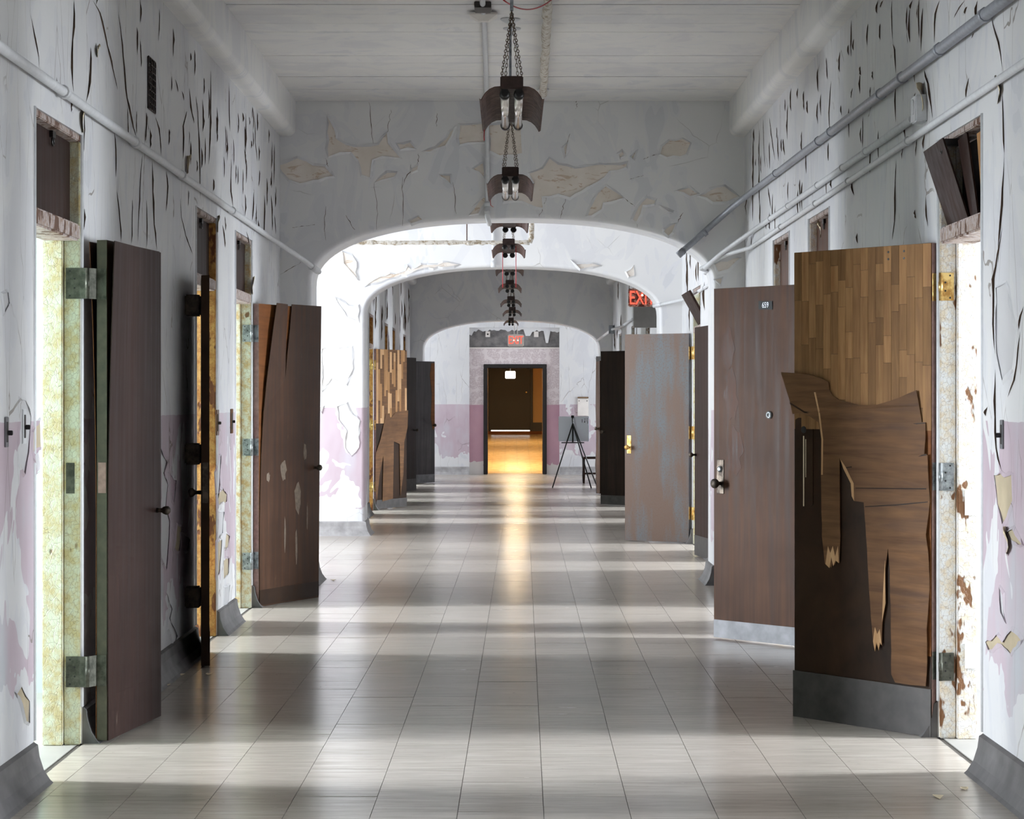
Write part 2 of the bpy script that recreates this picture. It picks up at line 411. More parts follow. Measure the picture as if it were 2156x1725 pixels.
# vinyl tiles: grid laid a third of a degree off the corridor axis
T, GAP, SK = 0.3046, 0.0022, 26/FPX
ux = Vector((1, -SK, 0)).normalized(); uy = Vector((SK, 1, 0)).normalized()
org = Vector((0.1175-SK*7.76, 0, 0)) + uy*7.897
tile_me = {}
def tile_mesh(wx):
    k = round(wx, 3)
    if k not in tile_me:
        b = nb(); box(b, 0, wx-GAP, 0, T-0.0009, -0.004, 0.0); tile_me[k] = mesh_of('floor_tile', b, M['floor_vinyl'])
    return tile_me[k]
far = nb()
for j in range(-26, 122):
    for i in range(-8, 7):
        p = org + ux*(i*T) + uy*(j*T)
        if p.y > YE-0.02 or p.y < -0.2: continue
        lo, hi = (XL+0.004 if not (A1+AT < p.y < A2) else XL-0.0), XR-0.004
        a, b = p.x, p.x+T
        if b <= lo+0.02 or a >= hi-0.02: continue
        a2, b2 = max(a, lo), min(b, hi)
        dz = R.uniform(-0.0004, 0.0004)
        if 7.3 < p.y < 14.1:
            o = bpy.data.objects.new('floor_tile', tile_mesh(b2-a2)); o.location = (a2, p.y-(a2-a)*SK, dz)
            o.rotation_euler = (R.uniform(-0.0012, 0.0012), R.uniform(-0.0012, 0.0012), -SK)
            finish(o, floor)
        else:
            y = p.y; box(far, a2, b2-GAP, y, y+T-0.001, -0.004, dz)
o = obj('floor_tile', far, M['floor_vinyl'], floor); o['kind'] = 'stuff'
# ---- walls with door openings
def side_wall(name, x0, x1, y0, y1, zt, ops, mat, label=None, parent=None):
    b = nb(); y = y0
    for ya, yb, z0, z1 in sorted(ops):
        box(b, x0, x1, y, ya, 0, zt)
        box(b, x0, x1, ya, yb, z1, zt)
        if z0 > 0: box(b, x0, x1, ya, yb, 0, z0)
        y = yb
    box(b, x0, x1, y, y1, 0, zt)
    return struct(name, b, mat, parent, label)
dop = lambda ops: [(a, b, 0, ZT) for a, b in ops]
wall_left = side_wall('wall_left', XL-WT, XL, YB, A1, ZC, dop(OPL1), M['paint_side'])
wall_right = side_wall('wall_right', XR, XR+WT, YB, A1, ZC, dop(OPR1), M['paint_side'])
wall_right_bay = side_wall('wall_right_bay', XR, XR+WT, A1+AT, A2, ZC, dop(OPRB), M['paint_side'])
wall_left_far = side_wall('wall_left_far', XL-WT, XL, A2+AT, A3, ZC, dop(OPL2), M['paint_side'])
wall_right_far = side_wall('wall_right_far', XR, XR+WT, A2+AT, A3, ZC, dop(OPR2), M['paint_side'])
b = nb(); box(b, -XO, XO, YB-0.15, YB, 0, ZC); struct('wall_back', b, M['paint_plain'])
# ---- side rooms: outer walls with windows, partitions
wop = lambda ops: [((a+c)/2-0.27, (a+c)/2+0.27, 0.5, 3.4) for a, c in ops]
side_wall('wall_outer_left', -XO-0.1, -XO, YB, YE+0.2, ZC, wop(OPL1)+wop(OPL2)+[(18.9, 23.3, 0.7, 3.1), (41.25, 43.15, 0.7, 3.1)], M['room_white'])
side_wall('wall_outer_right', XO, XO+0.1, YB, YE+0.2, ZC, wop(OPR1)+wop(OPRB)+wop(OPR2)+[(41.25, 43.15, 0.7, 3.1)], M['room_white'])
def partitions(sx, xw, ops, ends):
    ms = [(p[1]+q[0])/2 for p, q in zip(ops, ops[1:])]
    for m in ms:
        if any(abs(m-e) < 0.8 for e in ends): continue
        b = nb(); x0, x1 = sorted((xw+sx*WT, sx*XO)); box(b, x0, x1, m-0.05, m+0.05, 0, ZC)
        struct('wall_partition', b, M['room_mint'] if sx < 0 else M['room_white'])
partitions(-1, XL, OPL1, []); partitions(1, XR, OPR1, []); partitions(1, XR, OPRB, []); partitions(-1, XL, OPL2, []); partitions(1, XR, OPR2, [])
# ---- ceiling
b = nb(); box(b, -XO-0.1, XO+0.1, YB-0.15, YE+0.3, ZC, ZC+0.15); ceiling = struct('ceiling', b, M['paint_plain'])
pm = nb(); box(pm, -1.80, 1.83, 0, 0.323, -0.014, 0); plank_me = mesh_of('ceiling_plank', pm, M['paint_plain'])
for k in range(28):
    y = A1-0.33*(k+1)
    if y < 8.4: break
    o = bpy.data.objects.new('plank', plank_me); o.location = (0, y, ZC+R.uniform(-0.0015, 0.0015)); finish(o, ceiling)
# ---- rounded plaster coves where the side walls meet the ceiling
for nm, xw, sx, y0, y1 in (('trim_1', XL, 1, YB, A1), ('trim_2', XR, -1, YB, A1), ('trim_3', XL, 1, A2+AT, A3), ('trim_4', XR, -1, A2+AT, A3), ('trim_5', XR, -1, A1+AT, A2)):
    prof = [(0, ZC)] + [(0, 3.545)] + [(0.055+0.065*math.sin(a*math.pi/16), 3.60-0.055*math.cos(a*math.pi/16)) for a in range(9)] + [(0.12, ZC)]
    b = nb(); path = [(xw, y0), (xw, y1)] if sx > 0 else [(xw, y1), (xw, y0)]
    sweep(b, path, prof); struct(nm, b, M['paint_plain'])
# ---- arches
def arch(name, y0, xl, xr, cx=0.015, hw=1.59, apex=2.90, spring=2.38, n=2.3, bev=0.035):
    y1 = y0+AT; pts = [(cx-hw, 0.0), (cx-hw, 1.2), (cx-hw, 2.0)]
    K = 40
    for i in range(K+1):
        a = math.pi*(1-i/K); c_, s_ = math.cos(a), abs(math.sin(a))
        pts.append((cx+hw*math.copysign(abs(c_)**(2/n), c_), spring+(apex-spring)*s_**(2/n)))
    pts += [(cx+hw, 2.0), (cx+hw, 1.2), (cx+hw, 0.0)]
    nrm = []
    for i in range(len(pts)):
        a, c_ = Vector(pts[max(i-1, 0)]), Vector(pts[min(i+1, len(pts)-1)]); d = (c_-a).normalized()
        nrm.append(Vector((-d.y, d.x)))
    b = nb(); S = 5; lay = [(bev*(1-math.sin(math.pi/2*s/S)), y0+bev*(1-math.cos(math.pi/2*s/S))) for s in range(S+1)]
    lay += [(o, y0+y1-y) for o, y in reversed(lay)]
    rings = [[b.verts.new((p[0]+q.x*o, y, max(0, p[1]+q.y*o) if 0 < i < len(pts)-1 else 0)) for i, (p, q) in enumerate(zip(pts, nrm))] for o, y in lay]
    for r0, r1 in zip(rings, rings[1:]):
        for i in range(len(pts)-1):
            f = b.faces.new((r0[i], r0[i+1], r1[i+1], r1[i])); f.smooth = True
    for ring, y in ((rings[0], y0), (rings[-1], y1)):
        tops = [b.verts.new((v.co.x, y, ZC)) for v in ring]
        for i in range(3, len(ring)-4): b.faces.new((ring[i], ring[i+1], tops[i+1], tops[i]))
        i = 2; b.faces.new((ring[i], ring[i+1], tops[i+1], tops[i])) if abs(ring[2].co.x-ring[3].co.x) > 1e-5 else None
        for side, idx in ((xl, (0, 1, 2, 3)), (xr, (-1, -2, -3, -4))):
            w0 = b.verts.new((side, y, 0)); w1 = b.verts.new((side, y, ZC))
            b.faces.new([w0]+[ring[k] for k in idx]+[tops[idx[-1]], w1])
    return struct(name, b, M['paint_arch'], recalc=True)
arch1 = arch('wall_arch_near', A1, -XO, XO); arch2 = arch('wall_arch_middle', A2, -XO, XO); arch3 = arch('wall_arch_far', A3, -XO, XO)
# ---- exit wall: plastered sides, recessed wallpapered infill with a doorway
YW = 43.75
xi0, xi1 = P(988, 0, YW).x, P(1178, 0, YW).x
ztop = P(0, 690, YW).z
b = nb(); box(b, -XO, xi0, YW, YE+0.2, 0, ZC); box(b, xi1, XO, YW, YE+0.2, 0, ZC); box(b, xi0, xi1, YW, YE+0.2, ztop, ZC)
wall_end = struct('wall_end', b, M['paint_side'])
dx0, dx1 = P(1020, 0, YE).x, P(1149, 0, YE).x; dzt = P(0, 776, YE).z
b = nb(); YI = YW+0.12
box(b, xi0, dx0, YI, YE, 0, dzt); box(b, dx1, xi1, YI, YE, 0, dzt); zpap = P(0, 733, YI).z
box(b, xi0, xi1, YI, YE, dzt, zpap)
struct('wall_infill', b, M['wallpaper'])
b = nb(); box(b, xi0, xi1, YI+0.02, YE, zpap, ztop); inf2 = struct('wall_infill_mortar', b, M['old_mortar'])
b = nb(); box(b, xi0, xi1, YI-0.012, YI+0.03, zpap-0.012, zpap+0.012); struct('trim_6', b, M['white_plastic'])
# torn paint tongues hanging over the mortar
rr = random.Random(5)
pol = [(xi0-0.02, ztop+0.02)]
for k in range(41):
    x = xi0+(xi1-xi0)*k/40; d = 0.03+0.05*rr.random()
    if k in (0, 1, 39, 40): d = 0.06+0.1*rr.random()
    if 34 <= k <= 35: d = 0.30
    if 25 <= k <= 27: d = 0.16
    pol.append((x, ztop-d))
pol.append((xi1+0.02, ztop+0.02))
b = nb(); sheet(b, [Vector((x, YI-0.004, z)) for x, z in pol], (0, 0.012, 0)); obj('torn_paint', b, M['paint_arch'], inf2)
# black door lining
fr = empty('trim_7', 'black painted door lining of the doorway at the corridor end', 'door frame', ((dx0+dx1)/2, YI, 0), kind='structure')
for x0, x1 in ((dx0-0.012, dx0+0.07), (dx1-0.07, dx1+0.012)):
    b = bbox(x0, x1, YI-0.03, YE+0.04, 0, dzt, bev=0.006); obj('jamb', b, M['black_paint'], fr, world=True)
b = bbox(dx0-0.012, dx1+0.012, YI-0.03, YE+0.04, dzt, dzt+0.075, bev=0.006); obj('head', b, M['black_paint'], fr, world=True)
# ---- ramped link passage beyond the doorway
LX0, LX1, LY, LZ = -0.95, 1.25, 60.0, 0.54
b = nb(); nseg = 52
for k in range(nseg):
    ya, yb = YE+(LY-YE)*k/nseg, YE+(LY-YE)*(k+1)/nseg
    za, zb = [max(0, (y-46.0)/(LY-46.0))*LZ for y in (ya, yb)]
    for i in range(8):
        xa, xb = LX0+(LX1-LX0)*i/8, LX0+(LX1-LX0)*(i+1)/8-0.003
        v = [b.verts.new(q) for q in ((xa, ya, za), (xb, ya, za), (xb, yb-0.003, zb), (xa, yb-0.003, zb))]; b.faces.new(v)
fl = struct('floor_link', b, M['floor_link'], recalc=False)
b = nb(); v = [b.verts.new(q) for q in ((LX0, YE, -0.012), (LX1, YE, -0.012), (LX1, 46, -0.012), (LX0, 46, -0.012), (LX1, LY, LZ-0.012), (LX0, LY, LZ-0.012))]
b.faces.new(v[:4]); b.faces.new((v[3], v[2], v[4], v[5])); obj('floor_bed', b, M['grout'], fl)
for nm, x0, x1 in (('wall_link_left', LX0-0.1, LX0), ('wall_link_right', LX1, LX1+0.1)):
    b = nb(); box(b, x0, x1, YE+0.04, LY, -0.02, 3.5); struct(nm, b, M['tan_wall'])
b = nb(); box(b, LX0-0.1, LX1+0.1, YE+0.04, LY+0.2, 3.4, 3.5); struct('ceiling_link', b, M['tan_wall'])
b = nb(); box(b, LX0-0.1, LX1+0.1, LY+0.1, LY+0.2, -0.02, 3.5); struct('wall_link_end', b, M['tan_wall'])
b = nb(); box(b, LX0, LX1, LY, LY+0.1, LZ-0.1, LZ+0.085); struct('trim_8', b, M['veneer_inner'])
lz = LZ+0.085
b = nb(); box(b, LX0, LX1, LY+0.06, LY+0.1, lz, lz+0.235); struct('baseboard_link', b, M['black_paint'])
q0, q1 = P(1030, 0, LY).x, P(1117, 0, LY).x
d = empty('door_1', 'dark closed door at the far end of the lit passage', 'door', ((q0+q1)/2, LY+0.05, lz), kind='structure')
obj('slab', bbox(q0+0.01, q1-0.01, LY+0.02, LY+0.06, lz+0.03, lz+2.2, bev=0.004), M['black_door'], d, world=True)
for x0, x1 in ((q0-0.06, q0+0.008), (q1-0.008, q1+0.06)): obj('jamb', bbox(x0, x1, LY, LY+0.1, lz, lz+2.3, bev=0.004), M['black_door'], d, world=True)
b = nb(); lathe(b, [(0.022, 0), (0.022, -0.02), (0.01, -0.03), (0.03, -0.05), (0.03, -0.07), (0.01, -0.08)], 12, (P(1108, 0, LY).x, LY+0.02, P(0, 826, LY).z), 'Y'); obj('knob', b, M['brass'], d, world=True)
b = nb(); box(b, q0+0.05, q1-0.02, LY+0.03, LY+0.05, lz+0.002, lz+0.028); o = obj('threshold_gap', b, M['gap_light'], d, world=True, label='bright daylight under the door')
# ================================================================== BASEBOARDS
CV = [(0.0, 0.0), (0.075, 0.0), (0.062, 0.012), (0.038, 0.05), (0.022, 0.10), (0.016, 0.145), (0.0, 0.155)]
def base_runs(nm, xw, sx, y0, y1, ops, mat):
    y = y0; segs = []
    for a, c_ in ops: segs.append((y, a)); y = c_
    segs.append((y, y1))
    for a, c_ in segs:
        if c_-a < 0.05: continue
        b = nb(); path = [(xw, a), (xw, c_)] if sx > 0 else [(xw, c_), (xw, a)]
        sweep(b, path, CV); struct(nm, b, mat)
base_runs('baseboard_left', XL, 1, YB, A1-0.08, OPL1, M['cove_base']); base_runs('baseboard_right', XR, -1, YB, A1-0.08, OPR1, M['cove_base'])
base_runs('baseboard_right_bay', XR, -1, A1+AT+0.08, A2-0.08, OPRB, M['cove_base'])
base_runs('baseboard_left_far', XL, 1, A2+AT+0.08, A3-0.08, OPL2, M['cove_base']); base_runs('baseboard_right_far', XR, -1, A2+AT+0.08, A3-0.08, OPR2, M['cove_base'])
for nm, ya, lo, hi, mt in (('near', A1, XL, XR, 'cove_base'), ('middle', A2, -3.4, XR, 'cove_pale'), ('far', A3, XL, XR, 'cove_base')):
    jl, jr = 0.015-1.59, 0.015+1.59
    b = nb(); sweep(b, [(lo, ya), (jl, ya), (jl, ya+AT), (-2.2 if nm == 'near' else XL, ya+AT)], CV); struct('baseboard_arch_'+nm, b, M[mt])
    b = nb(); sweep(b, [(XR, ya+AT), (jr, ya+AT), (jr, ya), (hi, ya)], CV); struct('baseboard_arch_'+nm, b, M[mt])
b = nb(); sweep(b, [(-3, YW), (xi0-0.01, YW)], CV); struct('baseboard_end', b, M['cove_pale'])
b = nb(); sweep(b, [(xi1+0.01, YW), (3, YW)], CV); struct('baseboard_end', b, M['cove_pale'])
# ================================================================== DOOR FRAMES WITH TRANSOMS
tn = [8]
def frame(sx, xw, ya, yb, mat, label, transom='closed', pmat='door_dark'):
    tn[0] += 1
    t = empty('trim_%d' % tn[0], label, 'door frame', (xw, (ya+yb)/2, 0), kind='structure')
    X = lambda d: xw+sx*d
    def part(nm, a, c_, y0, y1, z0, z1, mt, bev=0.004):
        x0, x1 = sorted((X(a), X(c_))); return obj(nm, bbox(x0, x1, y0, y1, z0, z1, bev=bev), M[mt], t, world=True)
    for y0, y1, y2 in ((yb-0.032, yb, yb-0.056), (ya+0.032, ya, ya+0.056)):
        s0, s1 = sorted((y0, y1)); part('jamb', 0.004, 0.072, s0, s1, 0, ZT-0.03, mat)
        s0, s1 = sorted((y2, y1)); part('door_stop', 0.074, 0.158, s0, s1, 0, ZT-0.03, mat)
        b = nb(); tube(b, [(X(0.004), y1-(0.008 if y1 == yb else -0.008), 0.16), (X(0.004), y1-(0.008 if y1 == yb else -0.008), ZT)], 0.012, 8); obj('corner_bead', b, M['pipe_paint'], t, world=True)
    part('transom_bar', 0.002, 0.158, ya+0.033, yb-0.033, 2.135, 2.205, 'frame_bar', 0.008)
    part('head', 0.004, 0.13, ya+0.002, yb-0.002, ZT-0.03, ZT-0.001, 'frame_bar')
    if transom == 'closed':
        p_ = part('transom_panel', 0.045, 0.07, ya+0.035, yb-0.035, 2.208, ZT-0.032, pmat, 0.003)
        b = nb(); ym = (ya+yb)/2+0.05
        tube(b, [(X(0.036), ym+0.018*math.cos(a), ZT-0.075+0.018*math.sin(a)) for a in [k*math.pi/6 for k in range(13)]], 0.004, 6, cap=False); box(b, *sorted((X(0.03), X(0.045))), ym-0.03, ym+0.03, ZT-0.06, ZT-0.034)
        obj('transom_latch', b, M['socket_black'], t, world=True)
    elif transom == 'broken':
        L = yb-ya-0.07; part('transom_light_block', 0.095, 0.11, ya+0.035, yb-0.035, 2.208, ZT-0.032, 'core_dark', 0.003)  # added dark board, keeps the bright room from showing between the boards
        for k, (a, c_, tilt, lean, mt) in enumerate(((0.0, 0.30, 0.03, -0.03, 'stave_wood'), (0.34, 0.55, 0.05, -0.02, 'door_dark'), (0.50, 1.02, 0.10, 0.03, 'door_dark'))):
            b = nb(); x_lo, x_hi = X(0.06-k*0.012), X(0.06-k*0.012-tilt)
            y0, y1 = ya+0.035+L*a, ya+0.035+L*min(c_, 1.0)
            q = [Vector((x_lo, y0, 2.21)), Vector((x_lo, y1, 2.21)), Vector((x_hi, y1+lean, ZT-0.05)), Vector((x_hi, y0+lean, ZT-0.04))]
            sheet(b, q, (sx*0.008, 0, 0)); obj('transom_board', b, M[mt], t, world=True)
        b = nb(); ym = (ya+yb)/2+0.12
        tube(b, [(X(-0.05), ym+0.018*math.cos(a), ZT-0.075+0.018*math.sin(a)) for a in [k*math.pi/6 for k in range(13)]], 0.004, 6, cap=False); box(b, *sorted((X(-0.04), X(0.045))), ym-0.02, ym+0.02, ZT-0.06, ZT-0.034)
        obj('transom_latch', b, M['socket_black'], t, world=True)
    elif transom == 'tilted':
        b = nb(); q = [Vector((X(0.05), ya+0.04, 2.22)), Vector((X(0.05), yb-0.04, 2.22)), Vector((X(-0.12), yb-0.04, ZT-0.06)), Vector((X(-0.12), ya+0.04, ZT-0.06))]
        sheet(b, q, (sx*0.02, 0, 0.008)); obj('transom_panel', b, M['door_dark'], t, world=True)
    return t
FR = [(-1, XL, OPL1[2], 'frame_green', 'door frame on the left just outside the picture'), (1, XR, OPR1[2], 'frame_white', 'door frame on the right just outside the picture'),
      (-1, XL, OPL1[3], 'frame_green', 'flaking pale green steel door frame nearest on the left'), (1, XR, OPR1[3], 'frame_white', 'crazed white and rusty steel door frame nearest on the right'),
      (-1, XL, OPL1[4], 'frame_gold', 'golden rusted door frame behind the edge-on door'), (1, XR, OPR1[4], 'frame_white', 'door frame around the doorway of room 659'),
      (-1, XL, OPL1[5], 'frame_pale', 'pale flaking door frame next to the near arch on the left'), (1, XR, OPR1[5], 'frame_white', 'door frame with brown transom next to the near arch on the right'),
      (1, XR, OPRB[0], 'frame_green', 'door frame hidden behind the near arch on the right'), (1, XR, OPRB[1], 'frame_green', 'green flaking door frame of the grey steel door')]
for (sx, xw, (a, c_), mt, lb) in FR:
    frame(sx, xw, a, c_, mt, lb, 'broken' if lb.startswith('crazed') else 'tilted' if 'grey steel' in lb else 'closed', 'door_grey' if sx > 0 else 'door_dark')
for k, (a, c_) in enumerate(OPL2): frame(-1, XL, a, c_, 'frame_gold', 'yellowed door frame in the left wall beyond the middle arch, %s' % ['nearest', 'second, with the stripped door', 'third', 'fourth, with the black door', 'farthest'][k])
for k, (a, c_) in enumerate(OPR2): frame(1, XR, a, c_, 'frame_white', 'door frame in the right wall beyond the middle arch, %s' % ['nearest', 'second', 'third', 'farthest'][k])
# ================================================================== DOORS
DH, DT = 2.13, 0.044
def zstrip(bm, pts, z0, z1, th, mi=0):
    """thin upright strip along a plan polyline"""
    for a, c_ in zip(pts, pts[1:]):
        a, c_ = Vector(a), Vector(c_); d = (c_-a).normalized(); nn = Vector((-d.y, d.x))*th/2
        q = [a+nn, c_+nn, c_-nn, a-nn]
        lo = [bm.verts.new((v.x, v.y, z0)) for v in q]; hi = [bm.verts.new((v.x, v.y, z1)) for v in q]
        for i in range(4):
            bm.faces.new((lo[i], lo[(i+1)%4], hi[(i+1)%4], hi[i])).material_index = mi
        bm.faces.new(lo[::-1]).material_index = mi; bm.faces.new(hi).material_index = mi
class Door:
    def __init__(s, num, hp, fp, side, label, face, edge, z0=0.012, h=DH):
        s.H, s.F, s.s = Vector(hp), Vector(fp), side; d = s.F-s.H; s.w = d.length; s.d = d.normalized(); s.z0 = z0; s.h = h
        s.n = Vector((-s.d.y, s.d.x))*side                     # visible face normal (plan)
        s.e = empty('door_%d' % num, label, 'door', (s.H.x, s.H.y, 0), math.atan2(d.y, d.x), kind='structure')
        b = nb(); box(b, 0, s.w, *sorted((0, -side*DT)), z0, z0+h)
        for f in b.faces:
            f.material_index = 1 if abs(f.normal.x) > 0.9 else 0
        b.normal_update()
        for f in b.faces: f.material_index = 1 if abs(f.normal.y) < 0.5 else 0
        s.slab = obj('slab', b, [M[face], M[edge]], s.e)
    def uv(s, px, py):
        r = Vector(((px-VX)/FPX, 1.0, (VY-py)/FPX)); n3 = Vector((s.n.x, s.n.y, 0)); h3 = Vector((s.H.x, s.H.y, 0)); c0 = Vector((0, 0, H))
        t = n3.dot(h3-c0)/n3.dot(r); q = c0+r*t
        return ((Vector((q.x, q.y))-s.H).dot(s.d), q.z)
    def part(s, name, bm, mats, par=None, label=None, smooth=False): return obj(name, bm, mats, par or s.e, label=label, smooth=smooth)
    def sheet(s, name, poly, off, th, mat, label=None, step=0.0, amp=0.0, uvs=False, seed=1, par=None):
        pts = poly if uvs else [s.uv(*p) for p in poly]
        if step: pts = ragged(pts, step, amp, random.Random(seed))
        fn = off if callable(off) else (lambda u, z: off)
        b = nb(); sheet(b, [Vector((p[0], s.s*fn(p[0], p[1]), p[1])) for p in pts], (0, s.s*th, 0))
        return s.part(name, b, mat, par, label)
    def skin(s, name, u0, u1, z0, z1, off, th, mats, nu=10, nz=24, back=False, label=None):
        """a veneer sheet as a curved grid; off(u,z) is its distance from the slab face"""
        b = nb(); sg = s.s*(-1 if back else 1); base = -s.s*DT if back else 0.0
        G = [[[b.verts.new((u0+(u1-u0)*i/nu, base+sg*(off((u0+(u1-u0)*i/nu), z0+(z1-z0)*j/nz)+k*th), z0+(z1-z0)*j/nz)) for i in range(nu+1)] for j in range(nz+1)] for k in (0, 1)]
        for k in (0, 1):
            for j in range(nz):
                for i in range(nu):
                    f = b.faces.new((G[k][j][i], G[k][j][i+1], G[k][j+1][i+1], G[k][j+1][i])); f.material_index = 1-k if len(mats) > 1 else 0
        rim = [(0, i) for i in range(nu)]+[(j, nu) for j in range(nz)]+[(nz, nu-i) for i in range(nu)]+[(nz-j, 0) for j in range(nz)]
        for (j, i), (j2, i2) in zip(rim, rim[1:]+rim[:1]):
            b.faces.new((G[0][j][i], G[0][j2][i2], G[1][j2][i2], G[1][j][i]))
        return s.part(name, b, mats, label=label)
    def hinge(s, z, mat, xw, sx, yj, hh=0.115, flat=False, label=None):
        """leaf on the jamb, barrel, leaf on the door edge"""
        bk = s.H - s.n*DT
        if flat: e0, e1 = bk.copy(), s.H-s.n*0.004
        else: e0, e1 = bk.copy(), s.H-s.n*0.002
        off = -s.d*0.0025; pin = Vector(((bk.x+xw)/2, min(yj, s.H.y)-0.008))
        hg = nb(); zstrip(hg, [Vector((xw+sx*0.062, yj-0.003)), Vector((xw+sx*0.004, yj-0.003)), pin], z-hh/2, z+hh/2, 0.003)
        ho = obj('hinge', hg, M[mat], s.e, world=True, label=label)
        l2 = nb(); zstrip(l2, [pin, e0+off, e1+off], z-hh/2, z+hh/2, 0.003); obj('hinge_leaf', l2, M[mat], None)
        o = C.objects[-1]; o.data.transform(MW[s.e.name].inverted()); o.parent = ho
        bb = nb(); lathe(bb, [(0.0085, -hh/2), (0.0085, -hh/6), (0.0098, -hh/6), (0.0098, hh/6), (0.0085, hh/6), (0.0085, hh/2)], 10, (pin.x, pin.y, z))
        o = obj('hinge_barrel', bb, M[mat], None); o.data.transform(MW[s.e.name].inverted()); o.parent = ho
        sc = nb()
        for k, dz in enumerate((-0.4, -0.15, 0.15, 0.4)):
            xx = xw+sx*(0.045 if k in (0, 3) else 0.025); lathe(sc, [(0.0045, -0.002), (0.003, 0.0)], 6, (xx, yj-0.0045, z+dz*hh), 'Y')
        o = obj('screws', sc, M['socket_black'], None); o.data.transform(MW[s.e.name].inverted()); o.parent = ho
        return ho
    def knob(s, u, z, mat, plate=None, r=0.027):
        y = s.s
        if plate:
            pw, pz0, pz1 = plate
            b = nb(); box(b, u-pw/2, u+pw/2, *sorted((0, y*0.004)), pz0, pz1); bmesh.ops.bevel(b, geom=list(b.edges), offset=0.0015, segments=1, affect='EDGES')
            pl = s.part('lock_plate', b, M[mat])
        else: pl = None
        b = nb(); lathe(b, [(0.012, 0), (0.010, y*0.02), (0.011, y*0.03), (r*0.8, y*0.036), (r, y*0.048), (r*0.95, y*0.060), (r*0.5, y*0.068), (0.002, y*0.069)], 16, (u, 0.0, z), 'Y')
        return s.part('knob', b, M[mat], pl, smooth=True)
    def kick(s, z1, mat, th=0.003, u0=0.0): return s.part('kick_plate', (lambda b: (box(b, u0, s.w, *sorted((0, s.s*th)), s.z0, z1), b)[1])(nb()), M[mat])
def staves(dr, zlo, zhi, u0, u1, n, seed, joined=False):
    rd = random.Random(seed); b = nb(); ws = (u1-u0)/n; cache = {}
    for i in range(n):
        z = zlo-rd.uniform(0, 0.3)
        while z < zhi-0.005:
            L = rd.choice((0.12, 0.2, 0.28, 0.34, 0.42, 0.5)); a, c_ = max(z, zlo), min(z+L, zhi); z += L
            if c_-a < 0.02: continue
            th = 0.004+rd.uniform(0, 0.0016); y0, y1 = sorted((0, dr.s*th))
            if joined: box(b, u0+ws*i, u0+ws*(i+1)-0.0012, y0, y1, a, c_-0.0012, rd.randrange(3))
            else:
                q = nb(); box(q, u0+ws*i, u0+ws*(i+1)-0.0012, y0, y1, a, c_-0.0012); dr.part('stave', q, M['stave_wood'])
    if joined: o = dr.part('staves', b, [M['stave_wood'], M['veneer_cross'], M['torn_wood']]); o['kind'] = 'stuff'
    else: b.free()
# --- nearest left: bowed dark door folded back along the wall
L1 = Door(2, (-1.717, 9.47), (-1.610, 10.215), -1, 'dark brown door with bowed veneer, nearest on the left', 'core_dark', 'olive_edge')
tz = lambda z: max(0.0, (z-0.9)/1.25)
L1.skin('front_veneer', 0.0, L1.w, 0.014, 2.138, lambda u, z: 0.002+0.030*tz(z)**1.6*(1-u/L1.w)**1.5, 0.004, [M['door_dark'], M['veneer_inner']])
L1.skin('back_veneer', 0.0, L1.w, 0.014, 2.135, lambda u, z: 0.002+0.030*tz(z)**2*(1-u/L1.w)**2+0.085*max(0, (z-1.35)/0.78)**1.3*max(0, (u/L1.w-0.55)/0.45)**2, 0.003, [M['veneer_inner'], M['door_dark']], back=True)
L1.kick(0.20, 'door_dark', 0.0065)
for z in (1.955, 0.31): L1.hinge(z, 'hinge_dark', XL, -1, 9.428, 0.13)
b = nb(); box(b, XL-0.062, XL-0.026, 9.426, 9.43, 1.065, 1.195); obj('hinge_recess', b, M['hinge_dark'], L1.e, world=True)
b = nb(); box(b, -0.003, 0.0, *sorted((0.004, 0.038)), 1.065, 1.195); L1.part('hinge_recess', b, M['bare_wood_edge'], label='bare wood where a hinge has been removed')
u, z = L1.uv(326, 1075); L1.knob(L1.w-0.06, z, 'bronze', (0.045, z-0.09, z+0.09), 0.02)
# --- second left: door swung back towards the viewer, seen edge on
L2 = Door(3, (-1.742, 12.84), (-1.642, 12.14), 1, 'narrow dark door seen edge on, standing off the left wall', 'door_grey', 'core_dark')
L2.kick(0.2, 'core_dark')
b = nb(); box(b, L2.w, L2.w+0.003, -0.038, -0.006, 0.90, 1.12); L2.part('lock_plate', b, M['bronze'])
b = nb(); lathe(b, [(0.012, -DT), (0.010, -DT-0.03), (0.024, -DT-0.045), (0.026, -DT-0.06), (0.012, -DT-0.07)], 14, (L2.w-0.06, 0, 0.955), 'Y'); L2.part('knob', b, M['bronze'], smooth=True)
for z in (1.99, 1.16, 0.36):
    b = nb(); box(b, XL+0.001, -1.735, 12.42, 12.50, z-0.06, z+0.06); bmesh.ops.bevel(b, geom=list(b.edges), offset=0.008, segments=2, affect='EDGES')
    obj('hinge', b, M['bronze'], L2.e, world=True, label='black offset hinge block')
# --- third left: split veneer
L3 = Door(4, (-1.775, 15.70), (-1.429, 16.50), -1, 'brown door with split lifting veneer and white scuffs beside the near arch', 'veneer_inner', 'bare_wood_edge')
o3 = lambda u, z: 0.003+0.045*max(0, (z-1.0)/1.13)**1.4*max(0, 1-u/0.55)
L3.sheet('front_veneer', [(574,638),(601,641),(598,715),(597,800),(600,760),(607,690),(611,641),(675,645),(672,900),(669,1258),(600,1268),(545,1278),(545,1150),(546,1050),(548,960),(551,870),(556,800),(562,740),(567,690)], o3, 0.004, M['door_brown'])
L3.kick(0.12, 'core_dark', 0.0085)
for z in (1.93, 1.13, 0.33): L3.hinge(z, 'hinge_steel', XL, -1, 15.628, 0.12)
u, z = L3.uv(657, 985); L3.knob(L3.w-0.065, z, 'bronze', (0.05, z-0.06, z+0.05), 0.022)
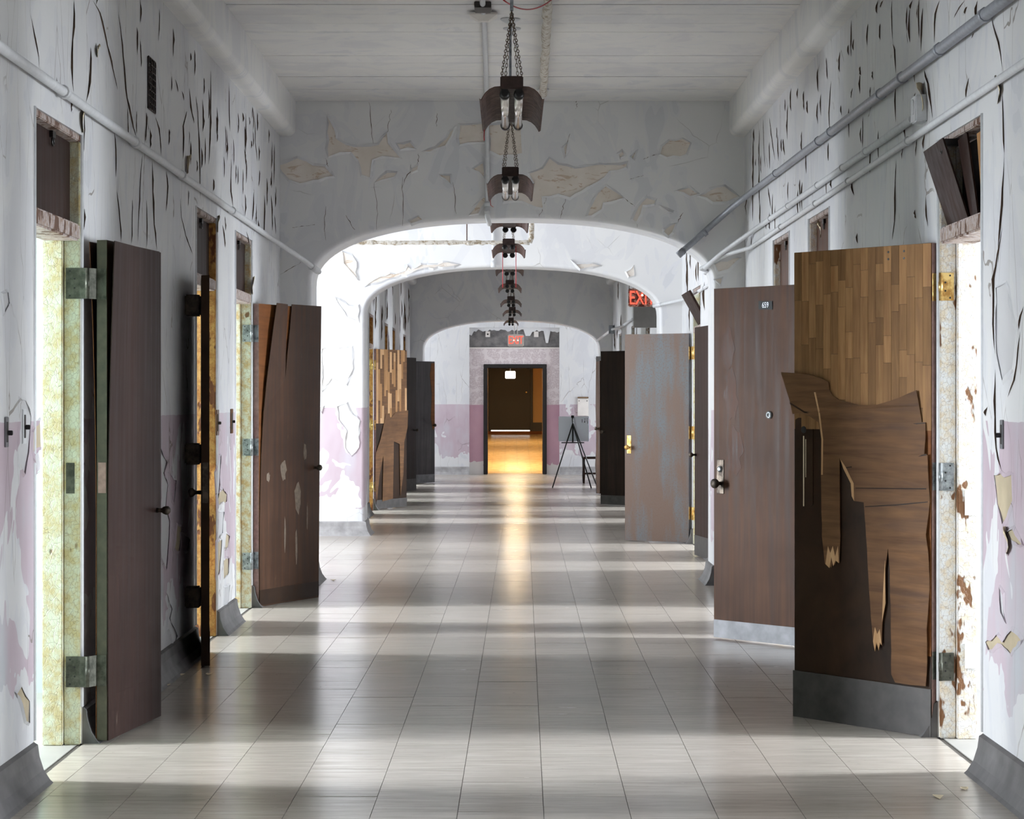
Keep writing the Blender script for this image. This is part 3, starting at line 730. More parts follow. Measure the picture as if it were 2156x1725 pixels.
# scuffs where the finish is gone, thin chips on the veneer
for k, (px, py, wx, hz) in enumerate(((602,825,9,26),(589,880,8,20),(595,990,13,50),(563,1005,8,22),(625,1050,16,70),(640,950,8,40),(598,1125,4,80),(622,1150,5,90),(645,1090,4,60))):
    rd = random.Random(k); poly = [(px+wx/2*math.cos(a)*rd.uniform(0.6, 1.1), py+hz/2*math.sin(a)*rd.uniform(0.7, 1.1)) for a in [i*math.pi/7 for i in range(14)]]
    pts = [L3.uv(*p) for p in poly]
    L3.sheet('scuff', pts, lambda u, z: o3(u, z)+0.0042, 0.0006, M['scuff_pale'], uvs=True)
# --- nearest right: stripped door with staves and torn plywood
R1 = Door(5, (1.824, 9.64), (1.3126, 10.29), 1, 'stripped door with bare wooden staves and torn hanging plywood, nearest on the right', 'core_dark', 'bare_wood_edge')
zb = R1.uv(1800, 905)[1]
staves(R1, zb, 2.142, 0.002, R1.w-0.002, 18, 11)
q = nb(); box(q, 0.002, 0.052, 0, 0.005, 0.35, zb); R1.part('stave', q, M['veneer_inner'])
ply = [(1656,784),(1686,786),(1716,790),(1735,797),(1749,805),(1750,820),(1758,834),(1772,843),(1790,848),(1812,853),(1851,852),(1875,845),(1898,837),(1934,822),(1939,855),(1944,889),(1952,890),(1953,925),(1952,956),(1959,959),(1961,1055),(1955,1126),(1961,1168),(1959,1294),(1956,1390),(1953,1445),(1920,1442),(1888,1437),(1880,1420),
       (1879,1300),(1877,1202),(1873,1155),(1867,1200),(1868,1270),(1861,1310),(1860,1360),(1857,1352),(1854,1368),(1850,1355),(1846,1371),(1842,1355),(1833,1240),(1827,1130),(1822,1058),(1802,1055),(1801,1020),(1785,985),(1771,964),(1771,1050),(1772,1130),(1770,1185),(1764,1178),(1760,1190),(1757,1170),(1753,1195),(1740,1187),(1734,1130),(1732,1000),(1733,925),(1728,890),(1712,878),(1690,870),(1675,872),(1671,845)]
def offp(u, z): return 0.007+0.018*max(0, (z-1.25)/0.25 if z > 1.25 else 0)*max(0, (u-0.5)/0.35)+0.012*(0.5+0.5*math.sin(z*17))*max(0, 1-u/0.16)
R1.sheet('plywood', ply, offp, 0.004, M['veneer_cross'], 'torn plywood layer with ragged hanging strips', 0.05, 0.0018)
for pl in ([(1775,917),(1850,906),(1905,893),(1952,890),(1952,892),(1905,896),(1850,910),(1775,919)],[(1775,986),(1850,972),(1958,956),(1958,959),(1850,976),(1775,988)],[(1805,1027),(1955,1028),(1955,1031),(1805,1029)],[(1825,1066),(1890,1062),(1957,1056),(1957,1058),(1890,1065),(1825,1068)],[(1671,847),(1700,866),(1735,872),(1735,874),(1700,870),(1671,851)]):
    R1.sheet('split', pl, lambda u, z: offp(u, z)+0.0042, 0.0006, M['core_dark'])
R1.sheet('torn_fibre', [(1721,826),(1724,826),(1732,870),(1737,925),(1736,1000),(1733,1000),(1734,925),(1729,870)], lambda u, z: offp(u, z)+0.0042, 0.002, M['torn_wood'])
for z in (1.02, 0.36):
    b = nb(); box(b, XR+0.105, XR+0.158, 9.580, 9.5835, z-0.055, z+0.055); obj('spare_hinge', b, M['white_plastic'], R1.e, world=True, label='white painted hinge leaf on the rusty frame')
# pale torn fibre ends of the hanging strips
for k, poly in enumerate(([(1747,1150),(1752,1165),(1757,1150),(1762,1172),(1768,1150),(1770,1186),(1763,1180),(1758,1192),(1754,1172),(1750,1196),(1742,1188)], [(1846,1320),(1851,1335),(1856,1325),(1860,1358),(1856,1352),(1854,1370),(1849,1352),(1846,1372),(1842,1350)], [(1863,1250),(1867,1180),(1868,1270),(1861,1310)], [(1772,965),(1785,985),(1801,1018),(1802,1055),(1797,1045),(1795,1018),(1780,988)])):
    R1.sheet('torn_fibre', poly, lambda u, z: offp(u, z)+0.0042, 0.001, M['torn_wood'])
R1.sheet('lock_panel', [(1676,884),(1682,880),(1710,880),(1713,886),(1713,1062),(1708,1067),(1680,1066),(1676,1060)], 0.0, 0.0055, M['core_dark'], 'dark panel left by the old lock')
b = nb(); u, z = R1.uv(1694, 905); lathe(b, [(0.016, 0.0), (0.016, 0.0075)], 14, (u, 0, z), 'Y'); R1.part('keyhole', b, M['socket_black'])
R1.sheet('drip', [(1693,918),(1695,918),(1695,1066),(1693,1066)], 0.006, 0.0006, M['flake_back']); R1.sheet('drip', [(1698,925),(1699,925),(1699,1005),(1698,1005)], 0.006, 0.0006, M['flake_back'])
R1.sheet('kick_plate', [(1672,1411),(1962,1452),(1962,1552),(1672,1509)], 0.004, 0.004, M['kick_dark'])
for z, m in ((1.95, 'brass'), (1.13, 'hinge_steel'), (0.31, 'hinge_dark')): R1.hinge(z, m, XR, 1, 9.606, 0.12)
for px, py in ((1872,531),(1905,529),(1872,546),(1905,544)):
    u, z = R1.uv(px, py); b = nb(); lathe(b, [(0.005, 0.0), (0.005, 0.0065)], 8, (u, 0, z), 'Y'); R1.part('bolt_hole', b, M['socket_black'])
# --- room 659
R2 = Door(6, (1.845, 12.93), (1.2445, 13.62), 1, 'greyish brown door numbered 659 with dark knob and pale kick plate', 'door_grey', 'bare_wood_edge')
R2.kick(R2.uv(1560, 1310)[1], 'kick_pale')
u, z = R2.uv(1519, 1018); u2, za = R2.uv(1521, 968); _, zb_ = R2.uv(1521, 1040); R2.knob(R2.w-0.055, z, 'bronze', (0.06, zb_, za), 0.03)
b = nb(); u, z = R2.uv(1519, 988); lathe(b, [(0.020, 0), (0.020, 0.008), (0.012, 0.014), (0.010, 0.016)], 14, (R2.w-0.055, 0, z), 'Y'); R2.part('lock_cylinder', b, M['hinge_steel'])
b = nb(); u, z = R2.uv(1620, 874); lathe(b, [(0.024, 0), (0.024, 0.006), (0.016, 0.010), (0.009, 0.010), (0.008, 0.004)], 16, (u, 0, z), 'Y'); R2.part('spy_hole', b, M['hinge_steel'])
npl = R2.sheet('number_plate', [(1598,634),(1627,634),(1627,652),(1598,652)], 0.0, 0.004, M['plate_dark'])
def text_mesh(name, txt, size, mat, extrude=0.001):
    cu = bpy.data.curves.new(name, 'FONT'); cu.body = txt; cu.size = size; cu.extrude = extrude; cu.align_x = 'CENTER'; cu.align_y = 'CENTER'
    to = bpy.data.objects.new(name, cu); C.objects.link(to); bpy.context.view_layer.update()
    me = bpy.data.meshes.new_from_object(to.evaluated_get(bpy.context.evaluated_depsgraph_get())); bpy.data.objects.remove(to)
    me.materials.clear(); me.materials.append(mat); return me
tm = text_mesh('number', '659', 0.048, M['board_white']); u, z = R2.uv(1612.5, 643)
tm.transform(Matrix.Translation((u, 0.0048, z)) @ Matrix.Rotation(math.pi, 4, 'Z') @ Matrix.Rotation(math.pi/2, 4, 'X') @ Matrix.Scale(0.75, 4, (1,0,0)))
o = bpy.data.objects.new('number', tm); finish(o, npl); o['label'] = 'number 659 in white'
for z in (1.95, 1.13, 0.31): R2.hinge(z, 'hinge_steel', XR, 1, 12.96)
for k, (px, py, wx, hz) in enumerate(((1533,735,30,90),(1540,830,34,120),(1548,950,36,110))):
    rdk = random.Random(k); poly = [(px+wx/2*math.cos(a)*rdk.uniform(0.5, 1.1), py+hz/2*math.sin(a)*rdk.uniform(0.8, 1.1)) for a in [i*math.pi/9 for i in range(18)]]
    R2.sheet('worn_patch', poly, 0.0, 0.0008, M['worn_red'])
# --- bay doors
RB = Door(7, (1.822, 20.12), (1.725, 20.86), 1, 'brown door folded against the wall just behind the near arch', 'door_dark', 'bare_wood_edge')
RB.kick(0.2, 'kick_dark'); u, z = RB.uv(1470, 960); RB.knob(RB.w-0.06, 0.95, 'bronze', None, 0.025)
for z in (1.95, 1.13, 0.31): RB.hinge(z, 'hinge_steel', XR, 1, 20.068)
RG = Door(8, (1.813, 22.66), (1.184, 23.06), 1, 'rust streaked grey steel door with brass knob between the two arches', 'grey_steel_door', 'kick_pale')
u, z = RG.uv(1323, 942); _, za = RG.uv(1323, 917); _, zb_ = RG.uv(1323, 955); RG.knob(RG.w-0.05, z, 'brass', (0.05, zb_, za), 0.026)
for z in (1.94, 1.13, 0.31): RG.hinge(z, 'brass', XR, 1, 22.566, 0.13)
# --- beyond the middle arch
L4 = Door(9, (-1.79, 29.60), (-1.42, 30.40), -1, 'half stripped wooden door with brass hinges beyond the middle arch', 'core_dark', 'bare_wood_edge')
staves(L4, 1.15, 2.142, 0.002, L4.w-0.002, 16, 5, True)
L4.sheet('plywood', [(790,955),(800,925),(812,870),(822,880),(832,868),(858,864),(857,900),(850,930),(848,1000),(842,1045),(840,935),(828,930),(826,1050),(804,1056),(806,960),(798,1000),(792,1056),(789,1020)], 0.006, 0.004, M['veneer_cross'], 'torn plywood layer')
L4.kick(0.13, 'kick_dark', 0.006)
for z in (1.93, 1.13, 0.31): L4.hinge(z, 'brass', XL, -1, 29.468, 0.13)
L5 = Door(10, (-1.79, 35.14), (-1.52, 35.84), -1, 'nearly black door next to the slate coloured one', 'door_black', 'door_black'); L5.knob(L5.w-0.06, 0.98, 'bronze'); L5.kick(0.2, 'kick_dark')
L6 = Door(11, (-1.79, 38.60), (-1.338, 39.24), -1, 'slate coloured door with torn brown edge, farthest on the left', 'door_slate', 'veneer_inner')
L6.sheet('torn_veneer', [(908,765),(915,765),(915,900),(911,905),(907,880),(909,830),(905,790)], 0.0, 0.004, M['veneer_inner']); L6.kick(0.16, 'kick_pale'); L6.knob(L6.w-0.05, 1.02, 'bronze')
R4 = Door(12, (1.84, 30.46), (1.256, 31.02), 1, 'almost black scuffed door behind the grey steel door', 'door_black', 'door_black')
R4.kick(0.14, 'kick_dark'); R4.knob(R4.w-0.07, 1.02, 'bronze')
u, z = R4.uv(1268, 915); b = nb(); box(b, R4.w, R4.w+0.003, -0.036, -0.008, z-0.1, z+0.1); R4.part('lock_plate', b, M['brass'])
R5 = Door(13, (1.84, 34.06), (1.328, 34.62), 1, 'dark door with splintered edge, farthest on the right', 'door_black', 'door_brown')
R5.sheet('torn_veneer', [(1256,762),(1264,760),(1264,1040),(1258,1038),(1254,980),(1257,930),(1255,860)], 0.0, 0.012, M['door_brown']); R5.knob(R5.w-0.05, 1.02, 'bronze')
# ================================================================== PEELING PAINT
plain('slit', lin(84, 66, 52), 0.95, 0, 0.3, 20)
def resample(pts, n):
    pts = [Vector(p) for p in pts]; L = [0]
    for a, c_ in zip(pts, pts[1:]): L.append(L[-1]+(c_-a).length)
    out = []
    for k in range(n):
        t = L[-1]*k/(n-1); i = max(j for j in range(len(L)-1) if L[j] <= t+1e-9)
        f = (t-L[i])/max(1e-9, L[i+1]-L[i]); out.append(pts[i].lerp(pts[i+1], min(1, f)))
    return out
def lip(wall, X, sx, yz, d, w, rd):
    """a split in the paint: the far side has lifted off the wall and its open mouth faces down the corridor"""
    ln = sum((Vector(a)-Vector(c_)).length for a, c_ in zip(yz, yz[1:])); n = max(6, min(16, int(ln/0.05)))
    q = resample(yz, n); b = nb(); A, Bk, Mi = [], [], []
    for k, p in enumerate(q):
        t = k/(n-1); l = d*max(0.0, math.sin(math.pi*t))**0.7*rd.uniform(0.55, 1.25)+0.0008; jy = rd.uniform(-0.004, 0.004)
        A.append(b.verts.new((X+sx*l, p.x+jy, p.y))); Bk.append(b.verts.new((X+sx*0.0004, p.x+w*(0.4+0.6*math.sin(math.pi*t)), p.y)))
        Mi.append((b.verts.new((X+sx*0.0004, p.x+jy+0.005, p.y)), b.verts.new((X+sx*l*0.96, p.x+jy+0.003, p.y))))
    for k in range(n-1):
        f = b.faces.new((A[k], A[k+1], Bk[k+1], Bk[k])); f.smooth = True
        b.faces.new((Mi[k][0], Mi[k+1][0], Mi[k+1][1], Mi[k][1])).material_index = 1
    return obj('paint_crack', b, [M['paint_side'], M['slit']], wall, recalc=False)
rd = random.Random(21)
def cracks(wall, X, sx, data, ox, oy, sc, dd=(0.0045, 0.010)):
    for pl in data:
        yz = []
        for zx, zy in pl:
            v = on_wall(ox+zx*sc, oy+zy*sc, X); yz.append((v.y, v.z))
        if any(y < 0 or y > 40 for y, z in yz): continue
        lip(wall, X, sx, yz, rd.uniform(*dd), rd.uniform(0.05, 0.13), rd)
CL = [[(185,95),(205,220),(232,340),(238,420)],[(447,0),(440,180),(430,330),(428,430),(445,570)],[(560,0),(600,75),(640,250),(690,460),(712,550)],[(716,80),(735,250),(760,570),(800,760),(825,835)],[(848,0),(850,140)],[(965,50),(958,260)],[(548,280),(540,480),(520,620)],[(1047,170),(1047,350)],[(1177,300),(1177,460)],
 [(1275,420),(1270,760),(1262,1000)],[(1183,580),(1195,680),(1205,950),(1212,1220)],[(1145,530),(1150,650),(1175,750)],[(1130,670),(1105,760),(1108,970)],[(940,710),(962,790),(975,945)],[(690,790),(697,900),(700,1080)],[(705,1150),(715,1250),(733,1460)],[(865,910),(848,1060),(838,1300),(832,1480)],[(905,770),(908,900)],[(920,960),(922,1180),(930,1360),(950,1520)],
 [(1385,490),(1385,700),(1392,800)],[(1440,680),(1443,800)],[(1467,680),(1470,740)],[(1487,680),(1485,950)],[(1540,700),(1545,880),(1558,980)],[(1400,960),(1392,1150),(1412,1260)],[(1570,1030),(1565,1130)],[(1535,1160),(1525,1340)],[(1660,870),(1655,1130)],[(1233,470),(1233,570)],[(1230,690),(1225,800)],[(1060,480),(1078,560)],
 [(1005,1030),(1012,1120),(1005,1280)],[(1090,1190),(1095,1310),(1125,1440),(1165,1540)],[(800,1200),(795,1480)],[(885,1200),(888,1500)],[(1360,1310),(1365,1400)],[(1345,1360),(1362,1500)],[(885,680),(878,860)],[(1600,1180),(1595,1440)],[(1490,1400),(1515,1500)],[(1560,1330),(1563,1400)],[(1140,1150),(1138,1250)],[(1290,1080),(1290,1160)],
 [(340,460),(345,560),(385,600)],[(425,600),(430,680)],[(512,670),(500,960)],[(510,1260),(505,1400)],[(1440,1000),(1438,1120)],[(1478,900),(1486,1000)],[(1520,850),(1520,900)],[(1022,780),(1020,880)],[(1100,550),(1112,610)],[(1660,1300),(1668,1420)],[(1640,1180),(1648,1400)]]
cracks(wall_left, XL, 1, CL, 0, 0, 0.3478)
CR = [[(1165,0),(1168,270)],[(1170,280),(1190,330),(1190,480)],[(1190,560),(1190,800)],[(1110,0),(1090,50)],[(1075,0),(1068,90)],[(1010,150),(1005,300)],[(1090,150),(1088,260)],[(1280,50),(1282,280)],[(1335,20),(1330,130)],[(1365,50),(1362,200),(1352,340)],[(1475,0),(1450,100),(1440,290)],[(1640,0),(1600,60),(1565,120)],[(1810,80),(1830,190),(1870,290),(1882,460)],
 [(1880,600),(1890,700),(1895,1000)],[(1893,1020),(1885,1330),(1850,1720)],[(1375,450),(1410,560),(1430,780)],[(1310,400),(1315,540)],[(1318,600),(1310,710)],[(1250,820),(1252,900)],[(1330,900),(1318,1020)],[(1380,870),(1368,970)],[(1665,500),(1645,640)],[(1195,1030),(1188,1200),(1190,1400),(1165,1570)],[(905,1180),(920,1270)],[(740,370),(748,520)],[(770,520),(765,640),(758,740),(762,870)],
 [(918,250),(915,330)],[(1040,460),(1042,520)],[(1028,560),(1024,640)],[(265,860),(268,1050),(265,1250),(262,1440)],[(305,840),(305,1150),(308,1420)],[(330,770),(335,960),(342,1090)],[(370,760),(385,880),(408,1045)],[(425,870),(430,1050)],[(490,680),(485,910)],[(555,570),(553,640)],[(360,1210),(375,1290),(380,1360)],[(345,1430),(350,1490)],[(370,1420),(373,1490)],[(960,430),(965,490)],[(910,570),(900,640)],[(580,850),(580,1000)],[(1240,950),(1228,1030)],[(1300,0),(1285,60)],
 [(883,290),(885,360)],[(828,330),(826,470)],[(615,650),(620,740)],[(885,700),(888,900)],[(460,900),(470,1010)],[(235,1260),(215,1340),(222,1400)],[(1385,1280),(1398,1480)],[(1315,1360),(1322,1420)],[(940,1510),(942,1580)],[(1655,40),(1640,90)],[(1720,0),(1715,130)],[(1700,210),(1682,250)],[(835,680),(838,750)],[(448,900),(452,990)]]
cracks(wall_right, XR, -1, CR, 1500, 0, 0.3246)
cracks(wall_right, XR, -1, [[(1425,0),(1400,180),(1375,330),(1370,620),(1378,800)],[(1560,500),(1530,650)],[(1540,660),(1510,960),(1460,1080)],[(1380,900),(1385,1380),(1420,1550)],[(1330,1140),(1318,1200)]], 1640, 480, 0.3303, (0.006, 0.010))
# many short splits high up on the near walls
for wl, X, sx in ((wall_left, XL, 1), (wall_right, XR, -1)):
    for k in range(46):
        y = 9.2+8.2*rd.random()**0.7; z = rd.uniform(2.62, 3.45); L = rd.uniform(0.05, 0.22)
        if X > 0 and abs(z-2.98) < 0.1: continue
        lip(wl, X, sx, [(y, z), (y+rd.uniform(-0.02, 0.02), z+L/2), (y+rd.uniform(-0.02, 0.02), min(z+L, 3.53))], rd.uniform(0.004, 0.009), 0.06, rd)
# farther walls: shorter vertical splits
for wl, X, sx, y0, y1, ops, n in ((wall_left_far, XL, 1, 28.0, 40.0, OPL2, 30), (wall_right_far, XR, -1, 27.0, 40.0, OPR2, 16), (wall_right_bay, XR, -1, 20.2, 23.9, OPRB, 10)):
    for k in range(n):
        y = rd.uniform(y0, y1); z = rd.uniform(1.9, 3.3); L = rd.uniform(0.15, 0.6)
        if any(a-0.1 < y < c_+0.1 for a, c_ in ops): z = max(z, ZT+0.05)
        z2 = min(z+L, 3.5); lip(wl, X, sx, [(y, z), (y+rd.uniform(-0.05, 0.05), (z+z2)/2), (y+rd.uniform(-0.05, 0.05), z2)], rd.uniform(0.008, 0.02), 0.1, rd)
def flake(wall, X, sx, px, py, w_, h_, lift, flip=False):
    """a curled tongue of paint, attached at its far edge, its cream back showing"""
    v = on_wall(px, py, X); b = nb(); nu, nz = 5, 6; G = []
    for k in (0, 1):
        g = []
        for j in range(nz+1):
            tz_ = j/nz; wv = (0.35+0.65*math.sin(math.pi*min(1, tz_*1.15+0.05)))*rd.uniform(0.85, 1.1); row = []
            for i in range(nu+1):
                t = i/nu; row.append(b.verts.new((X+sx*(0.001+k*0.0015+lift*t*t*(0.5+0.5*tz_ if not flip else 1-0.5*tz_)), v.y+w_*(1-t*wv)-0.02*t*t, v.z+h_*(tz_-0.5)+(rd.uniform(-0.008, 0.008) if t > 0.5 else 0))))
            g.append(row)
        G.append(g)
    for k in (0, 1):
        for j in range(nz):
            for i in range(nu):
                f = b.faces.new((G[k][j][i], G[k][j][i+1], G[k][j+1][i+1], G[k][j+1][i])); f.material_index = 1-k; f.smooth = True
    rim = [(0, i) for i in range(nu)]+[(j, nu) for j in range(nz)]+[(nz, nu-i) for i in range(nu)]+[(nz-j, 0) for j in range(nz)]
    for (j, i), (j2, i2) in zip(rim, rim[1:]+rim[:1]): b.faces.new((G[0][j][i], G[0][j2][i2], G[1][j2][i2], G[1][j][i])).material_index = 1
    return obj('paint_flake', b, [M['paint_side'], M['flake_back']], wall, recalc=False)
def wpatch(wall, X, sx, poly, ox, oy, sc, mat, seed=0, lift=0.006, rimw=0.012):
    """an area where the top coat has come away, with its lifted edge"""
    rr_ = random.Random(seed); p2 = [Vector((v.y, v.z)) for v in (on_wall(ox+x*sc, oy+y*sc, X) for x, y in poly)]
    p2 = ragged(p2, 0.05, 0.009, rr_)
    ar = sum(a.x*c_.y-c_.x*a.y for a, c_ in zip(p2, p2[1:]+p2[:1]))
    if ar < 0: p2.reverse()
    b = nb(); sheet(b, [Vector((X+sx*0.0004, p.x, p.y)) for p in p2], (sx*0.0014, 0, 0)); po = obj('peeled_patch', b, M[mat], wall)
    b = nb(); n = len(p2); inn, out = [], []
    for i in range(n):
        d = (p2[(i+1)%n]-p2[i-1]).normalized(); nn = Vector((d.y, -d.x)); w_ = rimw*rr_.uniform(0.6, 1.5); l_ = lift*rr_.uniform(0.2, 1.3)
        inn.append(b.verts.new((X+sx*(0.002+l_), p2[i].x-nn.x*0.002, p2[i].y-nn.y*0.002))); out.append(b.verts.new((X+sx*0.0006, p2[i].x+nn.x*w_, p2[i].y+nn.y*w_)))
    for i in range(n): b.faces.new((inn[i], inn[(i+1)%n], out[(i+1)%n], out[i]))
    obj('paint_edge', b, M['paint_side'], po)
plain('coat_white', lin(192, 191, 192), 0.6, 0, 0.05, 3); plain('coat_tan', lin(176, 162, 136), 0.8, 0, 0.12, 8); plain('coat_lilac', lin(172, 152, 162), 0.6, 0, 0.06, 4)
ZP = (330, 900, 0.3188); ZN = (0, 500, 0.3478); ZM = (0, 1050, 0.3913); ZQ = (1640, 1000, 0.42); ZS = (1640, 480, 0.3303)
for k, (zz, mt, pl) in enumerate(((ZP,'coat_white',[(20,140),(60,230),(40,300),(70,380),(55,520),(80,620),(75,740),(60,940),(20,860)]),(ZP,'coat_lilac',[(75,300),(120,350),(110,500),(95,480)]),(ZP,'coat_tan',[(130,640),(160,650),(150,760),(140,820),(115,800)]),(ZP,'coat_white',[(60,1100),(95,1200),(80,1260),(130,1380),(110,1440),(70,1330)]),
    (ZP,'coat_lilac',[(150,700),(210,740),(200,820),(160,800)]),(ZP,'coat_tan',[(400,440),(430,400),(460,440),(455,490),(405,510)]),(ZP,'coat_white',[(380,300),(420,180),(410,380),(395,580)]),(ZP,'coat_tan',[(440,880),(470,860),(470,960),(440,1000)]),(ZP,'coat_tan',[(388,760),(425,740),(410,950),(388,1000)]),(ZP,'coat_tan',[(455,700),(475,720),(465,800),(445,800)]),(ZP,'coat_white',[(400,560),(440,560),(430,700),(395,740)]),(ZP,'coat_white',[(440,1060),(480,1040),(470,1150),(440,1170)]),
    (ZN,'coat_white',[(115,985),(150,985),(185,1090),(165,1300),(140,1440),(115,1380)]),(ZN,'coat_tan',[(190,1180),(240,1100),(245,1270),(195,1300)]),(ZN,'coat_white',[(200,1320),(230,1290),(245,1400),(215,1430)]),(ZM,'coat_tan',[(80,1050),(110,1010),(130,1060),(155,1090),(150,1210),(130,1200),(110,1110)]),(ZN,'coat_white',[(5,340),(40,330),(50,400),(20,460)]))):
    wpatch(wall_left, XL, 1, pl, *zz, mt, k)
for k, (zz, mt, pl) in enumerate(((ZQ,'coat_tan',[(1085,0),(1170,0),(1175,130),(1130,250),(1100,150)]),(ZQ,'coat_tan',[(1145,280),(1180,270),(1228,350),(1170,330)]),(ZQ,'coat_tan',[(1040,840),(1100,800),(1130,840),(1170,780),(1225,830),(1165,900),(1120,850),(1060,880)]),(ZQ,'coat_white',[(1110,560),(1130,600),(1140,740),(1120,690)]),(ZS,'coat_white',[(1390,380),(1450,350),(1520,660),(1500,900),(1430,980),(1395,800)]))):
    wpatch(wall_right, XR, -1, pl, *zz, mt, 40+k)
for px, py, w_, h_, l_ in ((390,345,.05,.10,.03),(168,245,.08,.12,.02),(455,470,.06,.10,.02),(528,600,.10,.12,.02),(200,105,.05,.05,.02)):
    flake(wall_left, XL, 1, px, py, w_, h_, l_)
for px, py, w_, h_, l_ in ((1955,205,.14,.16,.04),(1735,480,.14,.10,.03),(1970,325,.1,.05,.04),(2110,185,.08,.10,.02),(2128,1140,.08,.10,.02)):
    flake(wall_right, XR, -1, px, py, w_, h_, l_)
# ---- plaster showing on the near arch
def patch(par, Y, poly, ox, oy, sc, mat='plaster', rag=0.05, seed=0, rimw=0.016, lift=0.010):
    rr_ = random.Random(seed); p2 = [Vector((P(ox+x*sc, 0, Y).x, P(0, oy+y*sc, Y).z)) for x, y in poly]
    p2 = ragged(p2, rag, rag*0.22, rr_)
    ar = sum(a.x*c_.y-c_.x*a.y for a, c_ in zip(p2, p2[1:]+p2[:1]))
    if ar < 0: p2.reverse()
    b = nb(); sheet(b, [Vector((p.x, Y-0.0032, p.y)) for p in p2], (0, 0.003, 0)); po = obj('plaster_patch', b, M[mat], par)
    b = nb(); n = len(p2); inn, out, lo = [], [], []
    for i in range(n):
        d = (p2[(i+1)%n]-p2[i-1]).normalized(); nn = Vector((d.y, -d.x)); w_ = rimw*rr_.uniform(0.6, 1.5); l_ = lift*rr_.uniform(0.2, 1.3)
        inn.append(b.verts.new((p2[i].x-nn.x*0.003, Y-0.003-l_, p2[i].y-nn.y*0.003))); out.append(b.verts.new((p2[i].x+nn.x*w_, Y-0.0006, p2[i].y+nn.y*w_)))
        lo.append(b.verts.new((p2[i].x, Y-0.0034, p2[i].y)))
    for i in range(n):
        j = (i+1)%n; b.faces.new((inn[i], inn[j], out[j], out[i])); b.faces.new((lo[i], lo[j], inn[j], inn[i]))
    obj('paint_edge', b, M['paint_arch'], po); return po
Z6, Z8 = (560, 180, 0.2551), (1060, 180, 0.269)
PL = [[(100,660),(170,640),(260,600),(330,625),(390,660),(490,670),(530,720),(560,750),(440,780),(280,810),(190,780),(130,710)],
 [(505,250),(550,330),(580,440),(660,490),(800,505),(930,490),(1000,390),(1010,480),(1110,600),(960,585),(880,615),(860,760),(790,740),(760,620),(700,550),(610,555),(515,590),(520,450)],
 [(1080,480),(1190,470),(1230,520),(1110,530)],[(1200,690),(1255,660),(1250,700),(1200,720)],[(900,800),(1000,720),(1080,720),(1060,755),(960,780)],[(1600,330),(1800,310),(1805,470),(1600,490)],[(1180,1120),(1260,1080),(1290,1110),(1200,1140)],[(1680,1070),(1800,920),(1820,950),(1750,1060)],[(1710,690),(1790,640),(1800,760)],
 [(1290,545),(1400,520),(1490,440),(1560,340),(1530,420),(1480,500),(1350,550)],[(1430,740),(1520,745),(1525,810)],[(1840,330),(2100,310),(2117,560),(1930,580),(1850,540)]]
PR = [[(200,690),(310,650),(360,570),(430,620),(560,650),(700,625),(850,620),(970,610),(960,640),(830,670),(790,720),(730,760),(650,800),(520,880),(430,850),(300,870),(310,960),(200,930),(90,900),(0,910),(0,870),(120,840),(240,770)],[(700,920),(740,840),(800,790),(870,830),(940,880),(850,910),(780,920),(770,970),(690,1020),(660,1020)],
 [(1240,480),(1300,430),(1400,415),(1465,450),(1430,540),(1280,565),(1225,540)],[(1350,825),(1450,800),(1520,850),(1460,870)],[(1525,862),(1620,820),(1730,790),(1840,870),(1750,910),(1640,915)],[(1010,1050),(1050,960),(1080,920),(1120,880),(1190,900),(1180,930),(1090,940),(1040,1070)],[(1260,1130),(1300,1100),(1350,1080),(1320,1150),(1290,1180),(1255,1150)],[(1650,1400),(1850,1350),(1760,1440),(1680,1460)],[(1650,1520),(1710,1510),(1700,1560)],
 [(900,540),(930,515),(945,540),(915,570)],[(470,490),(500,450),(485,560)],[(1000,560),(1040,510),(1015,580)],[(1220,940),(1330,990),(1290,990)]]
for k, pl in enumerate(PL): patch(arch1, A1, pl, *Z6, seed=k)
for k, pl in enumerate(PR): patch(arch1, A1, pl, *Z8, seed=50+k)
# hairline splits running over the near arch
def split(par, Y, pts, ox, oy, sc, d=0.004):
    q = resample([Vector((P(ox+x*sc, 0, Y).x, P(0, oy+y*sc, Y).z)) for x, y in pts], 10); b = nb(); T_, B_ = [], []
    for k, p in enumerate(q):
        t = k/9; w_ = 0.0012+d*math.sin(math.pi*t)*rd.uniform(0.3, 1.1); jx = rd.uniform(-0.006, 0.006)
        T_.append(b.verts.new((p.x+jx-w_/2, Y-0.0012, p.y+rd.uniform(-0.004, 0.004)))); B_.append(b.verts.new((p.x+jx+w_/2, Y-0.0012, p.y)))
    for k in range(9): b.faces.new((T_[k], T_[k+1], B_[k+1], B_[k]))
    obj('paint_crack', b, M['slit'], par, recalc=False)
for pl in ([(855,140),(860,300),(885,480)],[(1035,200),(1000,390)],[(1410,230),(1405,340)],[(890,800),(920,1030),(915,1190)],[(1125,760),(1130,1160)],[(1545,800),(1570,1060)],[(490,1000),(480,1160),(500,1280)],[(660,1070),(730,1190)],[(215,1175),(400,1150)],[(70,470),(65,840)],[(80,930),(55,1300),(95,1560),(80,1720)],[(100,1570),(290,1460)],[(1190,650),(1200,700),(1150,760),(1125,850)],[(1260,560),(1255,660)],[(490,600),(520,700)]): split(arch1, A1, pl, *Z6)
for pl in ([(525,380),(485,480),(480,570)],[(490,870),(470,940),(450,1040)],[(335,870),(300,990),(275,1030)],[(990,735),(1090,705)],[(1120,850),(1070,1000),(1045,1110)],[(1410,990),(1360,1080)],[(940,880),(1030,945)],[(575,100),(570,180)],[(1090,580),(1220,530)],[(1280,960),(1330,1000)]): split(arch1, A1, pl, *Z8)
